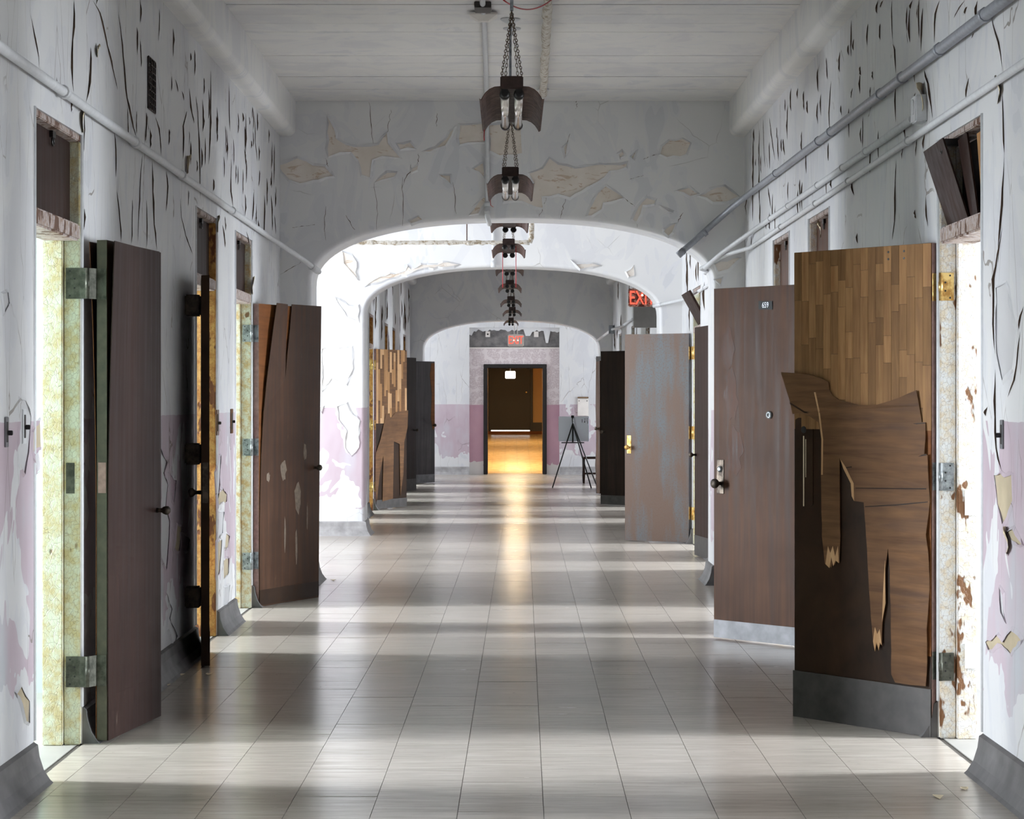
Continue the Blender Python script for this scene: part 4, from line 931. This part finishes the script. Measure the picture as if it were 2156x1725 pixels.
# middle arch: big white scars and torn edge
for k, (pl, zz) in enumerate((([(630,1370),(700,1400),(750,1460),(740,1540),(760,1610),(700,1540),(640,1470)], Z6),([(820,1660),(940,1580),(1150,1530),(1170,1490),(1200,1520),(1280,1480),(1380,1480),(1500,1460),(1600,1480),(1500,1500),(1300,1510),(1200,1550),(1000,1600)], Z6),([(530,1370),(570,1400),(700,1395),(760,1415),(700,1420),(600,1440)], Z8),([(960,1460),(1020,1410),(1025,1490),(980,1500)], Z8))): patch(arch2, A2, pl, *zz, seed=90+k, lift=0.02)
ZB = (330, 400, 0.3479)
for k, pl in enumerate(([(1080,650),(1120,720),(1150,770),(1225,800),(1220,700),(1160,700)],[(1090,1310),(1150,1290),(1170,1340),(1230,1400),(1225,1560),(1180,1610),(1140,1560),(1150,1460),(1100,1390)],[(1000,960),(1180,950),(1190,1080),(1150,1180),(1060,1140),(1000,1220)],[(975,1320),(1010,1310),(1000,1350)])): patch(arch2, A2, pl, *ZB, mat='paint_plain', seed=70+k, lift=0.015)
# ================================================================== PIPES AND CONDUIT
def pipe(name, pts, r, mat, label, cat='pipe', n=10, rings=(), rr_=1.35, strap=None):
    e = empty(name, label, cat, pts[0]); b = nb(); tube(b, pts, r, n); obj('run', b, M[mat], e, world=True)
    for a, c_ in rings:
        b = nb(); tube(b, [a, c_], r*rr_ if not isinstance(r, list) else r[0]*rr_, n); obj('coupling', b, M[mat], e, world=True)
    return e
def along(X, Y0, Z0, Y1, Z1, Y): f = (Y-Y0)/(Y1-Y0); return Vector((X, Y, Z0+(Z1-Z0)*f))
def rings_on(f, ys, L=0.05): return [(f(y), f(y+L)) for y in ys]
xw = XL+0.03
fl_ = lambda y: along(xw, 7.6, 2.70, 16.6, 2.672, y)
pe = P(672, 573, 17.45)
pipe('wall_conduit', [fl_(4.0), fl_(10), fl_(16.2), fl_(16.6), P(640, 548, 17.15), pe], 0.020, 'pipe_paint', 'white painted conduit running along the left wall into the arch', rings=rings_on(fl_, (8.9, 10.6, 12.1, 14.3))+[(P(655, 561, 17.3), P(668, 570, 17.42))])
xr = XR-0.035
fa = lambda y: along(xr, 8.1, 2.93, 16.9, 3.03, y)
pipe('wall_conduit', [fa(4.0), fa(10), fa(16.4), fa(16.9), P(1540, 438, 17.3), P(1500, 473, 17.52), P(1455, 514, 17.52), P(1432, 533, 17.5)], 0.024, 'pipe_grey', 'grey steel conduit slanting down the near arch on the right', rings=rings_on(fa, (8.5, 9.4, 10.3, 10.9, 12.6, 13.1, 15.2), 0.04)+[(P(1487, 488, 17.52), P(1481, 493, 17.52)), (P(1440, 527, 17.5), P(1428, 538, 17.5))], rr_=1.2)
fb_ = lambda y: along(xr+0.008, 10.1, 2.735, 16.9, 2.735, y)
pipe('wall_conduit', [fb_(10.1), fb_(13), fb_(16.4), fb_(16.9), P(1520, 533, 17.4), P(1484, 565, 17.6)], 0.019, 'pipe_paint', 'white conduit ending at the junction box on the right wall', rings=rings_on(fb_, (11.4, 12.2, 13.2, 14.6, 15.6), 0.04), rr_=1.2)
fc = lambda y: along(xr+0.008, 7.7, 2.66, 16.9, 2.62, y)
gb = lambda y: along(XR-0.02, 18.2, 2.53, 23.9, 2.515, y)
pipe('wall_conduit', [fc(4.0), fc(10), fc(16.4), fc(16.9), P(1530, 536, 17.4), P(1475, 566, 17.65), (1.585, 17.9, 2.50), (1.59, 18.2, 2.50), (1.75, 18.5, 2.51), gb(19), gb(23.2), (1.70, 23.7, 2.50), (1.56, 24.05, 2.48)], 0.016, 'pipe_paint', 'lower white conduit running along the right wall through the near arch', rings=rings_on(fc, (10.2, 12.0, 13.3, 15.0), 0.04)+rings_on(gb, (19.5, 21.0, 22.5), 0.05)+[((1.62, 23.9, 2.49), (1.55, 24.08, 2.48))], rr_=1.35)
jb = on_wall(1948, 226, XR)
e = empty('junction_box', 'small white junction box high on the right wall', 'junction box', (XR-0.06, jb.y, jb.z-0.06))
obj('box', bbox(XR-0.055, XR, jb.y-0.06, jb.y+0.06, jb.z-0.07, jb.z+0.05, bev=0.006), M['pipe_paint'], e, world=True)
b = nb(); lathe(b, [(0.035, XR-0.055), (0.035, XR-0.06), (0.01, XR-0.062)], 14, (0, jb.y, jb.z), 'X'); obj('cover', b, M['pipe_paint'], e, world=True)
# ceiling conduit, box and drop on the near arch
cx_ = -0.205
e = empty('ceiling_conduit', 'white conduit crossing the ceiling and dropping down the near arch', 'conduit', (cx_, 12, ZC-0.05))
x0c = P(1018, 0, 13.6).x
b = nb(); tube(b, [(x0c, 8.0, ZC-0.03), (x0c, 14.0, ZC-0.03), (P(1022, 0, 15.2).x, 15.2, ZC-0.03), (P(1025, 0, 17.5).x, 17.45, ZC-0.03), (P(1025.5, 0, 17.55).x, 17.56, ZC-0.07), (P(1026, 0, 17.56).x, 17.565, 3.3), (P(1026, 0, 17.56).x, 17.565, 2.99)], 0.017, 10); obj('run', b, M['pipe_paint'], e, world=True)
for z in (3.02, 2.96): b = nb(); tube(b, [(P(1026, 0, 17.56).x, 17.562, z), (P(1026, 0, 17.56).x, 17.562, z-0.03)], 0.024, 10); obj('coupling', b, M['pipe_paint'], e, world=True)
b = nb(); tube(b, [(P(1026, 0, 17.56).x, 17.565, 2.99), (P(1026, 0, 17.56).x, 17.56, 2.92), (P(1030, 0, 17.6).x, 17.7, 2.86)], 0.02, 10); obj('elbow', b, M['pipe_paint'], e, world=True)
e = empty('ceiling_box', 'dark ceiling box with a pale flared cover at the top of the picture', 'junction box', (x0c, 13.3, ZC-0.1))
obj('box', bbox(x0c-0.05, x0c+0.05, 13.2, 13.4, ZC-0.05, ZC-0.012, bev=0.004), M['kick_dark'], e, world=True)
b = nb(); cy_ = 13.55; v0 = [b.verts.new((x0c+sx*0.085, cy_+sy*0.07, ZC-0.03)) for sx, sy in ((-1,-1),(1,-1),(1,1),(-1,1))]; v1 = [b.verts.new((x0c+sx*0.085, cy_+sy*0.07, ZC-0.042)) for sx, sy in ((-1,-1),(1,-1),(1,1),(-1,1))]; v2 = [b.verts.new((x0c+sx*0.03, cy_+sy*0.03, ZC-0.075)) for sx, sy in ((-1,-1),(1,-1),(1,1),(-1,1))]
for a, c_ in ((v0, v1), (v1, v2)):
    for k in range(4): b.faces.new((a[k], a[(k+1)%4], c_[(k+1)%4], c_[k]))
b.faces.new(v0); b.faces.new(v2[::-1]); obj('cover', b, M['white_plastic'], e, world=True)
# lagged pipe under the ceiling
rd2 = random.Random(3); pts = []; rs = []
for k in range(70):
    y = 8.0+(16.75-8.0)*k/69; px = 1153-(y-13)*2.6; pts.append((P(px, 0, y).x+rd2.uniform(-0.004, 0.004), y, ZC-0.078+rd2.uniform(-0.004, 0.004))); rs.append(0.027+rd2.uniform(-0.004, 0.006))
pts.append((pts[-1][0], 16.9, ZC-0.042)); rs.append(0.024)
e = empty('lagged_pipe', 'crusty lagged pipe hanging under the ceiling', 'pipe', pts[0]); b = nb(); tube(b, pts, rs, 10); obj('lagging', b, M['insulation'], e, world=True)
b = nb(); lathe(b, [(0.045, ZC-0.026), (0.045, ZC-0.016)], 16, (pts[-1][0], 16.9, 0)); obj('escutcheon', b, M['pipe_paint'], e, world=True)
# horizontal lagged pipe between the arches, with hanger and drop
e = empty('lagged_pipe', 'yellowed lagged pipe crossing between the near and middle arches', 'pipe', P(765, 511, 21.5))
pts = []; rs = []
for k in range(50):
    x = 740+(1115-740)*k/49; q = P(x, 511, 21.5); pts.append(q+Vector((0, rd2.uniform(-.004, .004), rd2.uniform(-.004, .004)))); rs.append(0.020+rd2.uniform(-0.003, 0.005))
b = nb(); tube(b, pts, rs, 8); obj('lagging', b, M['insulation'], e, world=True)
b = nb(); tube(b, [P(1115, 511, 21.5), P(1119, 500, 21.5), P(1120, 440, 21.5)], 0.026, 10); obj('riser', b, M['insulation'], e, world=True)
b = nb(); tube(b, [P(983, 510, 21.5), (P(983, 0, 21.5).x, 21.5, ZC-0.016)], 0.006, 6); obj('hanger_rod', b, M['rust_brown'], e, world=True)
x2 = P(1039, 0, 23.96).x
pipe('drop_conduit', [(x2, 23.965, 3.6), (x2, 23.965, 3.0), (x2, 23.96, 2.90)], 0.022, 'pipe_paint', 'white conduit dropping down the middle arch', rings=[((x2, 23.96, 2.96), (x2, 23.96, 2.89))])
q0 = P(1257, 718, 40.2); q1 = P(1288, 694, 37.5); q2 = (XR-0.04, 33.0, P(1320, 672, 33.0).z)
e = pipe('far_conduit', [q0, q1, (XR-0.04, 36.5, q1.z+0.01), q2], 0.02, 'pipe_paint', 'thin conduit on the right wall near the far arch')
obj('junction_box', bbox(q1.x-0.05, q1.x+0.05, q1.y-0.04, q1.y+0.04, q1.z-0.07, q1.z+0.07, bev=0.004), M['steel_galv'], e, world=True)
# ================================================================== HANGING LIGHT FITTINGS
def reflector_bm():
    b = nb(); half = [(0.05, 0.062), (0.075, 0.060), (0.098, 0.050), (0.116, 0.034), (0.128, 0.016), (0.134, 0.004), (0.142, 0.008)]
    prof = [(-x, z) for x, z in reversed(half)]+half; th = 0.0025
    lay = []
    for y in (0.02, 1.18):
        up = [b.verts.new((x, y, z)) for x, z in prof]; dn = [b.verts.new((x*0.985, y, z-th)) for x, z in prof]; lay.append((up, dn))
    (u0, d0), (u1, d1) = lay
    for k in range(len(prof)-1):
        for f in ((u0[k], u0[k+1], u1[k+1], u1[k]), (d0[k+1], d0[k], d1[k], d1[k+1]), (u0[k], d0[k], d0[k+1], u0[k+1]), (u1[k+1], d1[k+1], d1[k], u1[k])): b.faces.new(f)
    for k in (0, -1): b.faces.new((u0[k], u1[k], d1[k], d0[k]))
    return b
def chain_bm(L):
    b = nb(); k = max(4, int(L/0.026)); pitch = L/k
    for i in range(k):
        c0 = pitch*(i+0.5); pts = []
        for a in range(9):
            t = 2*math.pi*a/8; x = 0.0055*math.cos(t); z = c0+pitch*0.66*math.sin(t)
            pts.append((x, 0, z) if i % 2 else (0, x, z))
        tube(b, pts, 0.0016, 4, cap=False)
    return b
refl = mesh_of('reflector', reflector_bm(), M['rust_brown'], smooth=False)
hb = bbox(-0.05, 0.05, 0.0, 1.2, 0.048, 0.104, bev=0.004); hous = mesh_of('housing', hb, M['rust_dark'])
sb = nb(); lathe(sb, [(0.012, 0.0), (0.022, 0.005), (0.024, 0.05), (0.020, 0.07)], 14, (0, 0, 0), 'Y'); box(sb, -0.014, 0.014, 0.0, 0.03, 0.0, 0.045); sock = mesh_of('socket', sb, M['socket_black'])
tb = nb(); lathe(tb, [(0.012, 0.0), (0.019, 0.008), (0.019, 1.07), (0.012, 1.078)], 14, (0, 0, 0), 'Y'); tubem = mesh_of('tube', tb, M['tube_glass'])
CHL = Vector((0.045, 0.55, 0.39)).length; chm = mesh_of('chain', chain_bm(CHL), M['chain_metal'])
def fitting(px, Y, lip_y, tubes, label, scale=1.0, tilt=0.0, wires=()):
    q = P(px, lip_y, Y); e = empty('hanging_light', label, 'ceiling light', q, 0, 'rusty hanging lights along the corridor')
    e.scale = (scale, 1, 1); e.rotation_euler = (tilt, 0, 0)
    def add(nm, me, loc, rot=None):
        o = bpy.data.objects.new(nm, me); o.location = loc
        if rot is not None: o.rotation_mode = 'QUATERNION'; o.rotation_quaternion = rot
        return finish(o, e)
    add('reflector', refl, (0, 0, 0)); add('housing', hous, (0, 0, 0))
    for sx in (-1, 1):
        add('socket', sock, (sx*0.031, 0.012, 0.028)); add('socket', sock, (sx*0.031, 1.188, 0.028), Matrix.Rotation(math.pi, 3, 'Z').to_quaternion())
        if tubes: add('tube', tubem, (sx*0.031, 0.06, 0.026))
        for y in (0.05, 1.15):
            a = Vector((sx*0.045, y, 0.104)); t = Vector((0, 0.6, 0.494)); add('chain', chm, a, Vector((0, 0, 1)).rotation_difference((t-a).normalized()))
    L = ZC-0.01-(q.z+0.49); st = nb(); tube(st, [(0, 0.6, 0.49), (0, 0.6, 0.49+L-0.02)], 0.008 if Y < 16 else 0.005, 8); add('stem', mesh_of('stem', st, M['steel_galv']), (0, 0, 0))
    cb = nb(); lathe(cb, [(0.02, -0.03), (0.06, -0.008), (0.062, 0.0)], 16, (0, 0.6, 0.49+L-0.006)); add('canopy', mesh_of('canopy', cb, M['pipe_paint']), (0, 0, 0))
    for pl in wires:
        wb = nb(); tube(wb, pl, 0.0022 if Y < 16 else 0.003, 5); add('loose_wire', mesh_of('loose_wire', wb, M['red_cable']), (0, 0, 0))
    return e
fitting(1077.5, 9.7, 210, True, 'rusty hanging light nearest the viewer, its tubes catching the light', wires=([(-0.132, 1.1, 0.01), (-0.134, 1.1, -0.03), (-0.133, 1.1, -0.05)],))
fitting(1074.5, 13.2, 388, True, 'rusty hanging light in front of the near arch, with dull tubes', wires=([(-0.13, 1.1, 0.01), (-0.125, 1.08, -0.03), (-0.11, 1.1, -0.04)],))
fitting(1072.5, 18.25, 469, False, 'rusty hanging light partly cut off by the near arch', 1.14)
fitting(1071, 19.75, 527, False, 'tubeless rusty hanging light between the arches with trailing red wires', 1.08, wires=([(-0.05, 0.2, 0.0), (-0.05, 0.2, -0.32)], [(0.06, 0.2, 0.05), (0.06, 0.2, -0.32)]))
fitting(1073, 24.65, 570, False, 'rusty hanging light partly cut off by the middle arch', 1.12)
fitting(1073.5, 26.2, 608, False, 'rusty hanging light below the one cut off by the middle arch', 1.0)
fitting(1076, 29.9, 640, False, 'rusty hanging light, second above the far exit sign', 1.02)
fitting(1078.5, 33.4, 661, False, 'rusty hanging light directly above the far exit sign', 1.02)
fitting(1076, 37.4, 682, False, 'farthest rusty hanging light, half hidden by the far arch top', 0.9)
# red cable slung across the ceiling
pts = [P(1060+112*t, -6-4*math.sin(0)+26*(1-(2*t-0.9)**2*0.95), 10.6+1.2*t) for t in [k/16 for k in range(17)]]
b = nb(); tube(b, pts, 0.0035, 6); o = obj('red_cable', b, M['red_cable']); tag(o, 'red cable slung across the ceiling at the top of the picture', 'cable')
# ceiling escutcheon behind the nearest light
b = nb(); lathe(b, [(0.012, -0.05), (0.012, -0.012), (0.055, -0.01), (0.058, 0.0)], 20, (P(1078, 0, 14.1).x, 14.15, ZC-0.012)); o = obj('ceiling_rose', b, M['pipe_paint']); tag(o, 'small round ceiling rose behind the chains of the nearest light', 'ceiling fitting')
# ================================================================== WALL FIXTURES
e = empty('vent_grille', 'narrow black vent grille high on the left wall', 'vent', (XL, 11.2, 2.92))
v0, v1 = on_wall(310, 122, XL), on_wall(325, 228, XL); zlo, zhi = 2.925, 3.185
obj('backing', bbox(XL-0.002, XL+0.004, v0.y, v1.y, zlo, zhi), M['socket_black'], e, world=True)
b = nb()
for k in range(9): box(b, XL+0.004, XL+0.008, v0.y, v1.y, zlo+(zhi-zlo)*k/8-0.003, zlo+(zhi-zlo)*k/8+0.003)
for k in range(5): y = v0.y+(v1.y-v0.y)*k/4; box(b, XL+0.0045, XL+0.0085, y-0.004, y+0.004, zlo, zhi)
obj('grille', b, M['rust_dark'], e, world=True)
def switch(wall_x, sx, px, py, mat, label, hh=0.12, wy=0.07, dark=True):
    v = on_wall(px, py, wall_x); e = empty('light_switch', label, 'switch', (wall_x, v.y, v.z-hh/2))
    x0, x1 = sorted((wall_x, wall_x+sx*0.006)); obj('plate', bbox(x0, x1, v.y-wy/2, v.y+wy/2, v.z-hh/2, v.z+hh/2, bev=0.002), M[mat], e, world=True)
    x0, x1 = sorted((wall_x+sx*0.006, wall_x+sx*0.008)); obj('slot', bbox(x0, x1, v.y-wy/5, v.y+wy/5, v.z-hh/3, v.z+hh/3), M['kick_dark'], e, world=True)
    x0, x1 = sorted((wall_x+sx*0.008, wall_x+sx*0.026)); obj('toggle', bbox(x0, x1, v.y-0.005, v.y+0.005, v.z-0.012, v.z+0.006, bev=0.002), M['socket_black'], e, world=True)
switch(XL, 1, 12, 910, 'kick_pale', 'light switch at the left edge of the picture', 0.11, 0.05)
switch(XL, 1, 49, 898, 'pipe_paint', 'light switch beside the nearest left doorway', 0.13, 0.06)
switch(XL, 1, 457, 890, 'veneer_cross', 'brown switch box beside the golden door frame', 0.16, 0.10)
switch(XL, 1, 487, 887, 'veneer_cross', 'brown switch box beside the pale door frame', 0.16, 0.12)
switch(XR, -1, 2111, 915, 'kick_pale', 'light switch at the right edge of the picture', 0.11, 0.05)
# ================================================================== EXIT SIGNS
def exit_letters(size, mat, loc, name='lettering', par=None, ex=0.002):
    tm = text_mesh(name, 'EXIT', size, mat, ex); tm.transform(Matrix.Translation(loc) @ Matrix.Rotation(math.pi/2, 4, 'X') @ Matrix.Scale(0.80, 4, (1,0,0)) @ Matrix.Scale(1.25, 4, (0,1,0)))
    o = bpy.data.objects.new(name, tm); finish(o, par); o['label'] = 'red letters EXIT'; return o
ys = 41.6; c0 = P(1086, 717, ys); e = empty('exit_sign', 'hanging white exit sign with red letters above the far doorway', 'exit sign', (c0.x, ys, c0.z-0.12))
obj('case', bbox(c0.x-0.15, c0.x+0.15, ys-0.03, ys+0.03, c0.z-0.115, c0.z+0.115, bev=0.015), M['white_plastic'], e, world=True)
fp = obj('face', bbox(c0.x-0.125, c0.x+0.125, ys-0.034, ys-0.028, c0.z-0.09, c0.z+0.09, bev=0.004), M['white_plastic'], e, world=True)
o = exit_letters(0.17, M['sign_red'], (c0.x, ys-0.036, c0.z), par=None); o.data.transform(MW[e.name].inverted()); o.parent = fp
for dx in (-0.035, 0.04): b = nb(); lathe(b, [(0.010, -0.006), (0.010, 0.0)], 10, (c0.x+dx, ys-0.035, c0.z), 'Y'); obj('bulb', b, M['sign_bulb'], e, world=True)
for dx in (-0.03, 0.03): b = nb(); tube(b, [(c0.x+dx, ys, c0.z+0.11), (c0.x+dx, ys, 3.0), (c0.x+dx, ys, ZC)], 0.008, 8); obj('hanger_rod', b, M['white_plastic'], e, world=True)
ys = 27.0; c0 = P(1348, 627, ys); e = empty('exit_sign', 'rusty red exit sign on the right wall behind the middle arch', 'exit sign', (c0.x, ys, c0.z-0.12))
obj('case', bbox(c0.x-0.145, c0.x+0.145, ys-0.02, ys+0.03, c0.z-0.11, c0.z+0.11, bev=0.01), M['sign_rust'], e, world=True)
o = exit_letters(0.19, M['sign_red'], (c0.x+0.02, ys-0.023, c0.z-0.01), par=None, ex=0.003); o.data.transform(MW[e.name].inverted()); o.parent = e
obj('bracket', bbox(c0.x+0.1, XR, ys-0.01, ys+0.01, c0.z+0.04, c0.z+0.06), M['rust_dark'], e, world=True)
b = nb(); lathe(b, [(0.012, -0.006), (0.012, 0.0)], 10, (P(1352, 0, ys).x, ys-0.024, P(0, 622, ys).z), 'Y'); obj('bulb', b, M['sign_bulb'], e, world=True)
yb_ = 27.9; q0, q1 = P(1334, 644, yb_), P(1372, 690, yb_); e = empty('battery_box', 'grey metal battery box below the rusty exit sign', 'box', ((q0.x+q1.x)/2, yb_, q1.z))
obj('case', bbox(q0.x, XR-0.001, yb_-0.08, yb_+0.08, q1.z, q0.z, bev=0.006), M['grey_enamel'], e, world=True)
obj('door', bbox(q0.x+0.01, q1.x, yb_-0.084, yb_-0.079, q1.z+0.01, q0.z-0.01), M['grey_enamel'], e, world=True)
# glowing sign and warm lamps in the link passage
q0, q1 = P(1064, 782, 50), P(1085, 797, 50); e = empty('lit_sign', 'blown out white lit sign hanging in the far passage', 'sign', ((q0.x+q1.x)/2, 50, q1.z))
obj('panel', bbox(q0.x, q1.x, 49.98, 50.03, q1.z, q0.z, bev=0.008), M['sign_white'], e, world=True)
b = nb(); tube(b, [((q0.x+q1.x)/2, 50, q0.z), ((q0.x+q1.x)/2, 50, 3.4)], 0.01, 8); obj('hanger_rod', b, M['black_paint'], e, world=True)
for k, (y, dn) in enumerate(((47.2, 'first'), (51.5, 'second'), (56.0, 'third'))):
    zl = 3.2 if k == 0 else 2.64
    e = empty('passage_lamp', 'warm ceiling lamp in the far passage, %s from the doorway' % dn, 'lamp', (0.12, y, zl))
    obj('shade', bbox(-0.05, 0.29, y-0.17, y+0.17, zl+0.06, zl+0.10, bev=0.01), M['white_plastic'], e, world=True)
    obj('diffuser', bbox(-0.03, 0.27, y-0.15, y+0.15, zl, zl+0.06, bev=0.01), M['lamp_warm'], e, world=True)
    b = nb(); tube(b, [(0.12, y, zl+0.10), (0.12, y, 3.40)], 0.008, 8); obj('stem', b, M['black_paint'], e, world=True)
    l = bpy.data.lights.new('passage_lamp_light', 'AREA'); l.size = 0.5; l.energy = (210, 60, 50)[k]; l.color = (1.0, 0.72, 0.38); lo = bpy.data.objects.new('passage_lamp_light', l); C.objects.link(lo); lo.location = (0.12, y, zl-0.01)
# ================================================================== EASEL, BOARD, CHAIR, PLATE
EY = 37.0
top = P(1205, 876, EY); f1, f2, f3 = P(1163, 1028, EY), P(1245, 1028, EY-0.22), P(1258, 1024, EY)
for f in (f1, f2, f3): f.z = 0.004
e = empty('easel', 'black folding tripod easel holding a white board', 'easel', (top.x, EY, 0))
hub = P(1206, 892, EY)
for f in (f1, f2, f3): b = nb(); tube(b, [hub, f], 0.011, 8); obj('leg', b, M['socket_black'], e, world=True)
b = nb(); tube(b, [P(1206, 932, EY), hub, top], 0.012, 8); obj('mast', b, M['socket_black'], e, world=True)
obj('clamp', bbox(top.x-0.02, top.x+0.03, EY-0.02, EY+0.03, top.z-0.03, top.z+0.01, bev=0.003), M['socket_black'], e, world=True)
q0, q1 = P(1182, 932, EY), P(1230, 932, EY); obj('tray', bbox(q0.x, q1.x, EY-0.01, EY+0.06, q0.z-0.012, q0.z+0.006, bev=0.003), M['socket_black'], e, world=True)
q0, q1 = P(1176, 877, EY+0.08), P(1240, 931, EY+0.08); e = empty('white_board', 'white writing board resting on the black easel', 'board', ((q0.x+q1.x)/2, EY+0.06, q1.z))
bd = obj('panel', bbox(q0.x, q1.x, EY+0.05, EY+0.062, q1.z+0.012, q0.z, bev=0.003), M['board_white'], e, world=True)
b = nb()
for px, py, w_, h_ in ((1225,883,1,7),(1230,882,3,1),(1231,885,1,5),(1235,882,3,1),(1235,886,3,1),(1237,888,1,4),(1230,888,1,2)):
    a, c_ = P(px, py, EY+0.048), P(px+w_, py+h_, EY+0.048); box(b, a.x, c_.x, EY+0.0485, EY+0.0497, c_.z, a.z)
obj('marks', b, M['ink'], bd)
bpy.context.view_layer.objects.active = None
C.objects[-1].data.transform(MW[e.name].inverted())
CY = 39.0; sx0 = P(1226, 0, CY).x; e = empty('wooden_chair', 'dark wooden chair behind the easel, half hidden by the door', 'chair', (sx0+0.2, CY+0.2, 0))
obj('seat', bbox(sx0, sx0+0.40, CY, CY+0.40, 0.43, 0.465, bev=0.008), M['chair_wood'], e, world=True)
for x in (sx0+0.03, sx0+0.37):
    for y in (CY+0.03, CY+0.37):
        hgt = 0.85 if x > sx0+0.2 else 0.43
        b = nb(); tube(b, [(x, y, 0), (x, y, 0.12), (x, y, 0.25), (x, y, 0.43), (x+(0.03 if hgt > 0.5 else 0), y, hgt+0.001)], [0.013, 0.02, 0.017, 0.02, 0.016], 8); obj('leg', b, M['chair_wood'], e, world=True)
for a, c_ in (((sx0+0.03, CY+0.03, 0.17), (sx0+0.37, CY+0.03, 0.17)), ((sx0+0.03, CY+0.37, 0.17), (sx0+0.37, CY+0.37, 0.17)), ((sx0+0.03, CY+0.03, 0.22), (sx0+0.03, CY+0.37, 0.22))):
    b = nb(); tube(b, [a, c_], 0.011, 8); obj('stretcher', b, M['chair_wood'], e, world=True)
for z in (0.6, 0.76): obj('back_rail', bbox(sx0+0.375, sx0+0.395, CY+0.03, CY+0.37, z, z+0.06, bev=0.006), M['chair_wood'], e, world=True)
q0, q1 = P(1216, 839, YW), P(1239, 876, YW); e = empty('wall_plate', 'pale metal cover plate on the far wall above the easel', 'wall plate', ((q0.x+q1.x)/2, YW, q1.z))
obj('plate', bbox(q0.x, q1.x, YW-0.03, YW, q1.z, q0.z, bev=0.006), M['white_plastic'], e, world=True)
for x in (q0.x+0.03, q1.x-0.03): b = nb(); lathe(b, [(0.01, -0.006), (0.01, 0)], 8, (x, YW-0.029, q0.z-0.05), 'Y'); obj('screw', b, M['socket_black'], e, world=True)
obj('broken_top', bbox(q0.x, q1.x, YW-0.05, YW, q0.z, q0.z+0.03, bev=0.004), M['substrate'], e, world=True)
for k, (x, nm) in enumerate(((1027, 'left'), (1129, 'right'))):
    c0 = P(x, 704, YI); e = empty('socket_plate', 'small white socket plate on the bare mortar, %s of the exit sign' % nm, 'socket', (c0.x, YI, c0.z-0.06))
    obj('plate', bbox(c0.x-0.045, c0.x+0.045, YI-0.004, YI+0.019, c0.z-0.055, c0.z+0.055, bev=0.003), M['white_plastic'], e, world=True)
    b = nb(); lathe(b, [(0.018, -0.008), (0.018, 0)], 10, (c0.x, YI-0.003, c0.z), 'Y'); obj('outlet', b, M['socket_black'] if k == 0 else M['white_plastic'], e, world=True)
# paint chips on the floor
for k, (px, py, lb) in enumerate(((352,1444,'by the left wall, nearest the viewer'),(383,1422,'by the left wall, between two other chips'),(440,1421,'at the foot of the edge-on door'),(702,1223,'beside the foot of the near arch'),(1975,1680,'in the right foreground, away from the wall'),(2030,1662,'at the tip of the right foreground baseboard'))):
    Y = floorY(py); c0 = P(px, py, Y); poly = [(c0.x+rd.uniform(0.6, 1.1)*0.022*math.cos(a), c0.y+rd.uniform(0.6, 1.1)*0.035*math.sin(a)) for a in [i*math.pi/4 for i in range(8)]]
    b = nb(); vs0 = [b.verts.new((x, y, 0.0015+abs(x-c0.x)*0.35)) for x, y in poly]; vs1 = [b.verts.new((x, y, 0.003+abs(x-c0.x)*0.35)) for x, y in poly]
    b.faces.new(vs0[::-1]); b.faces.new(vs1)
    for i in range(8): b.faces.new((vs0[i], vs0[(i+1)%8], vs1[(i+1)%8], vs1[i]))
    o = obj('paint_chip', b, M['flake_back']); tag(o, 'curled paint chip on the floor '+lb, 'paint chip', 'fallen paint chips')
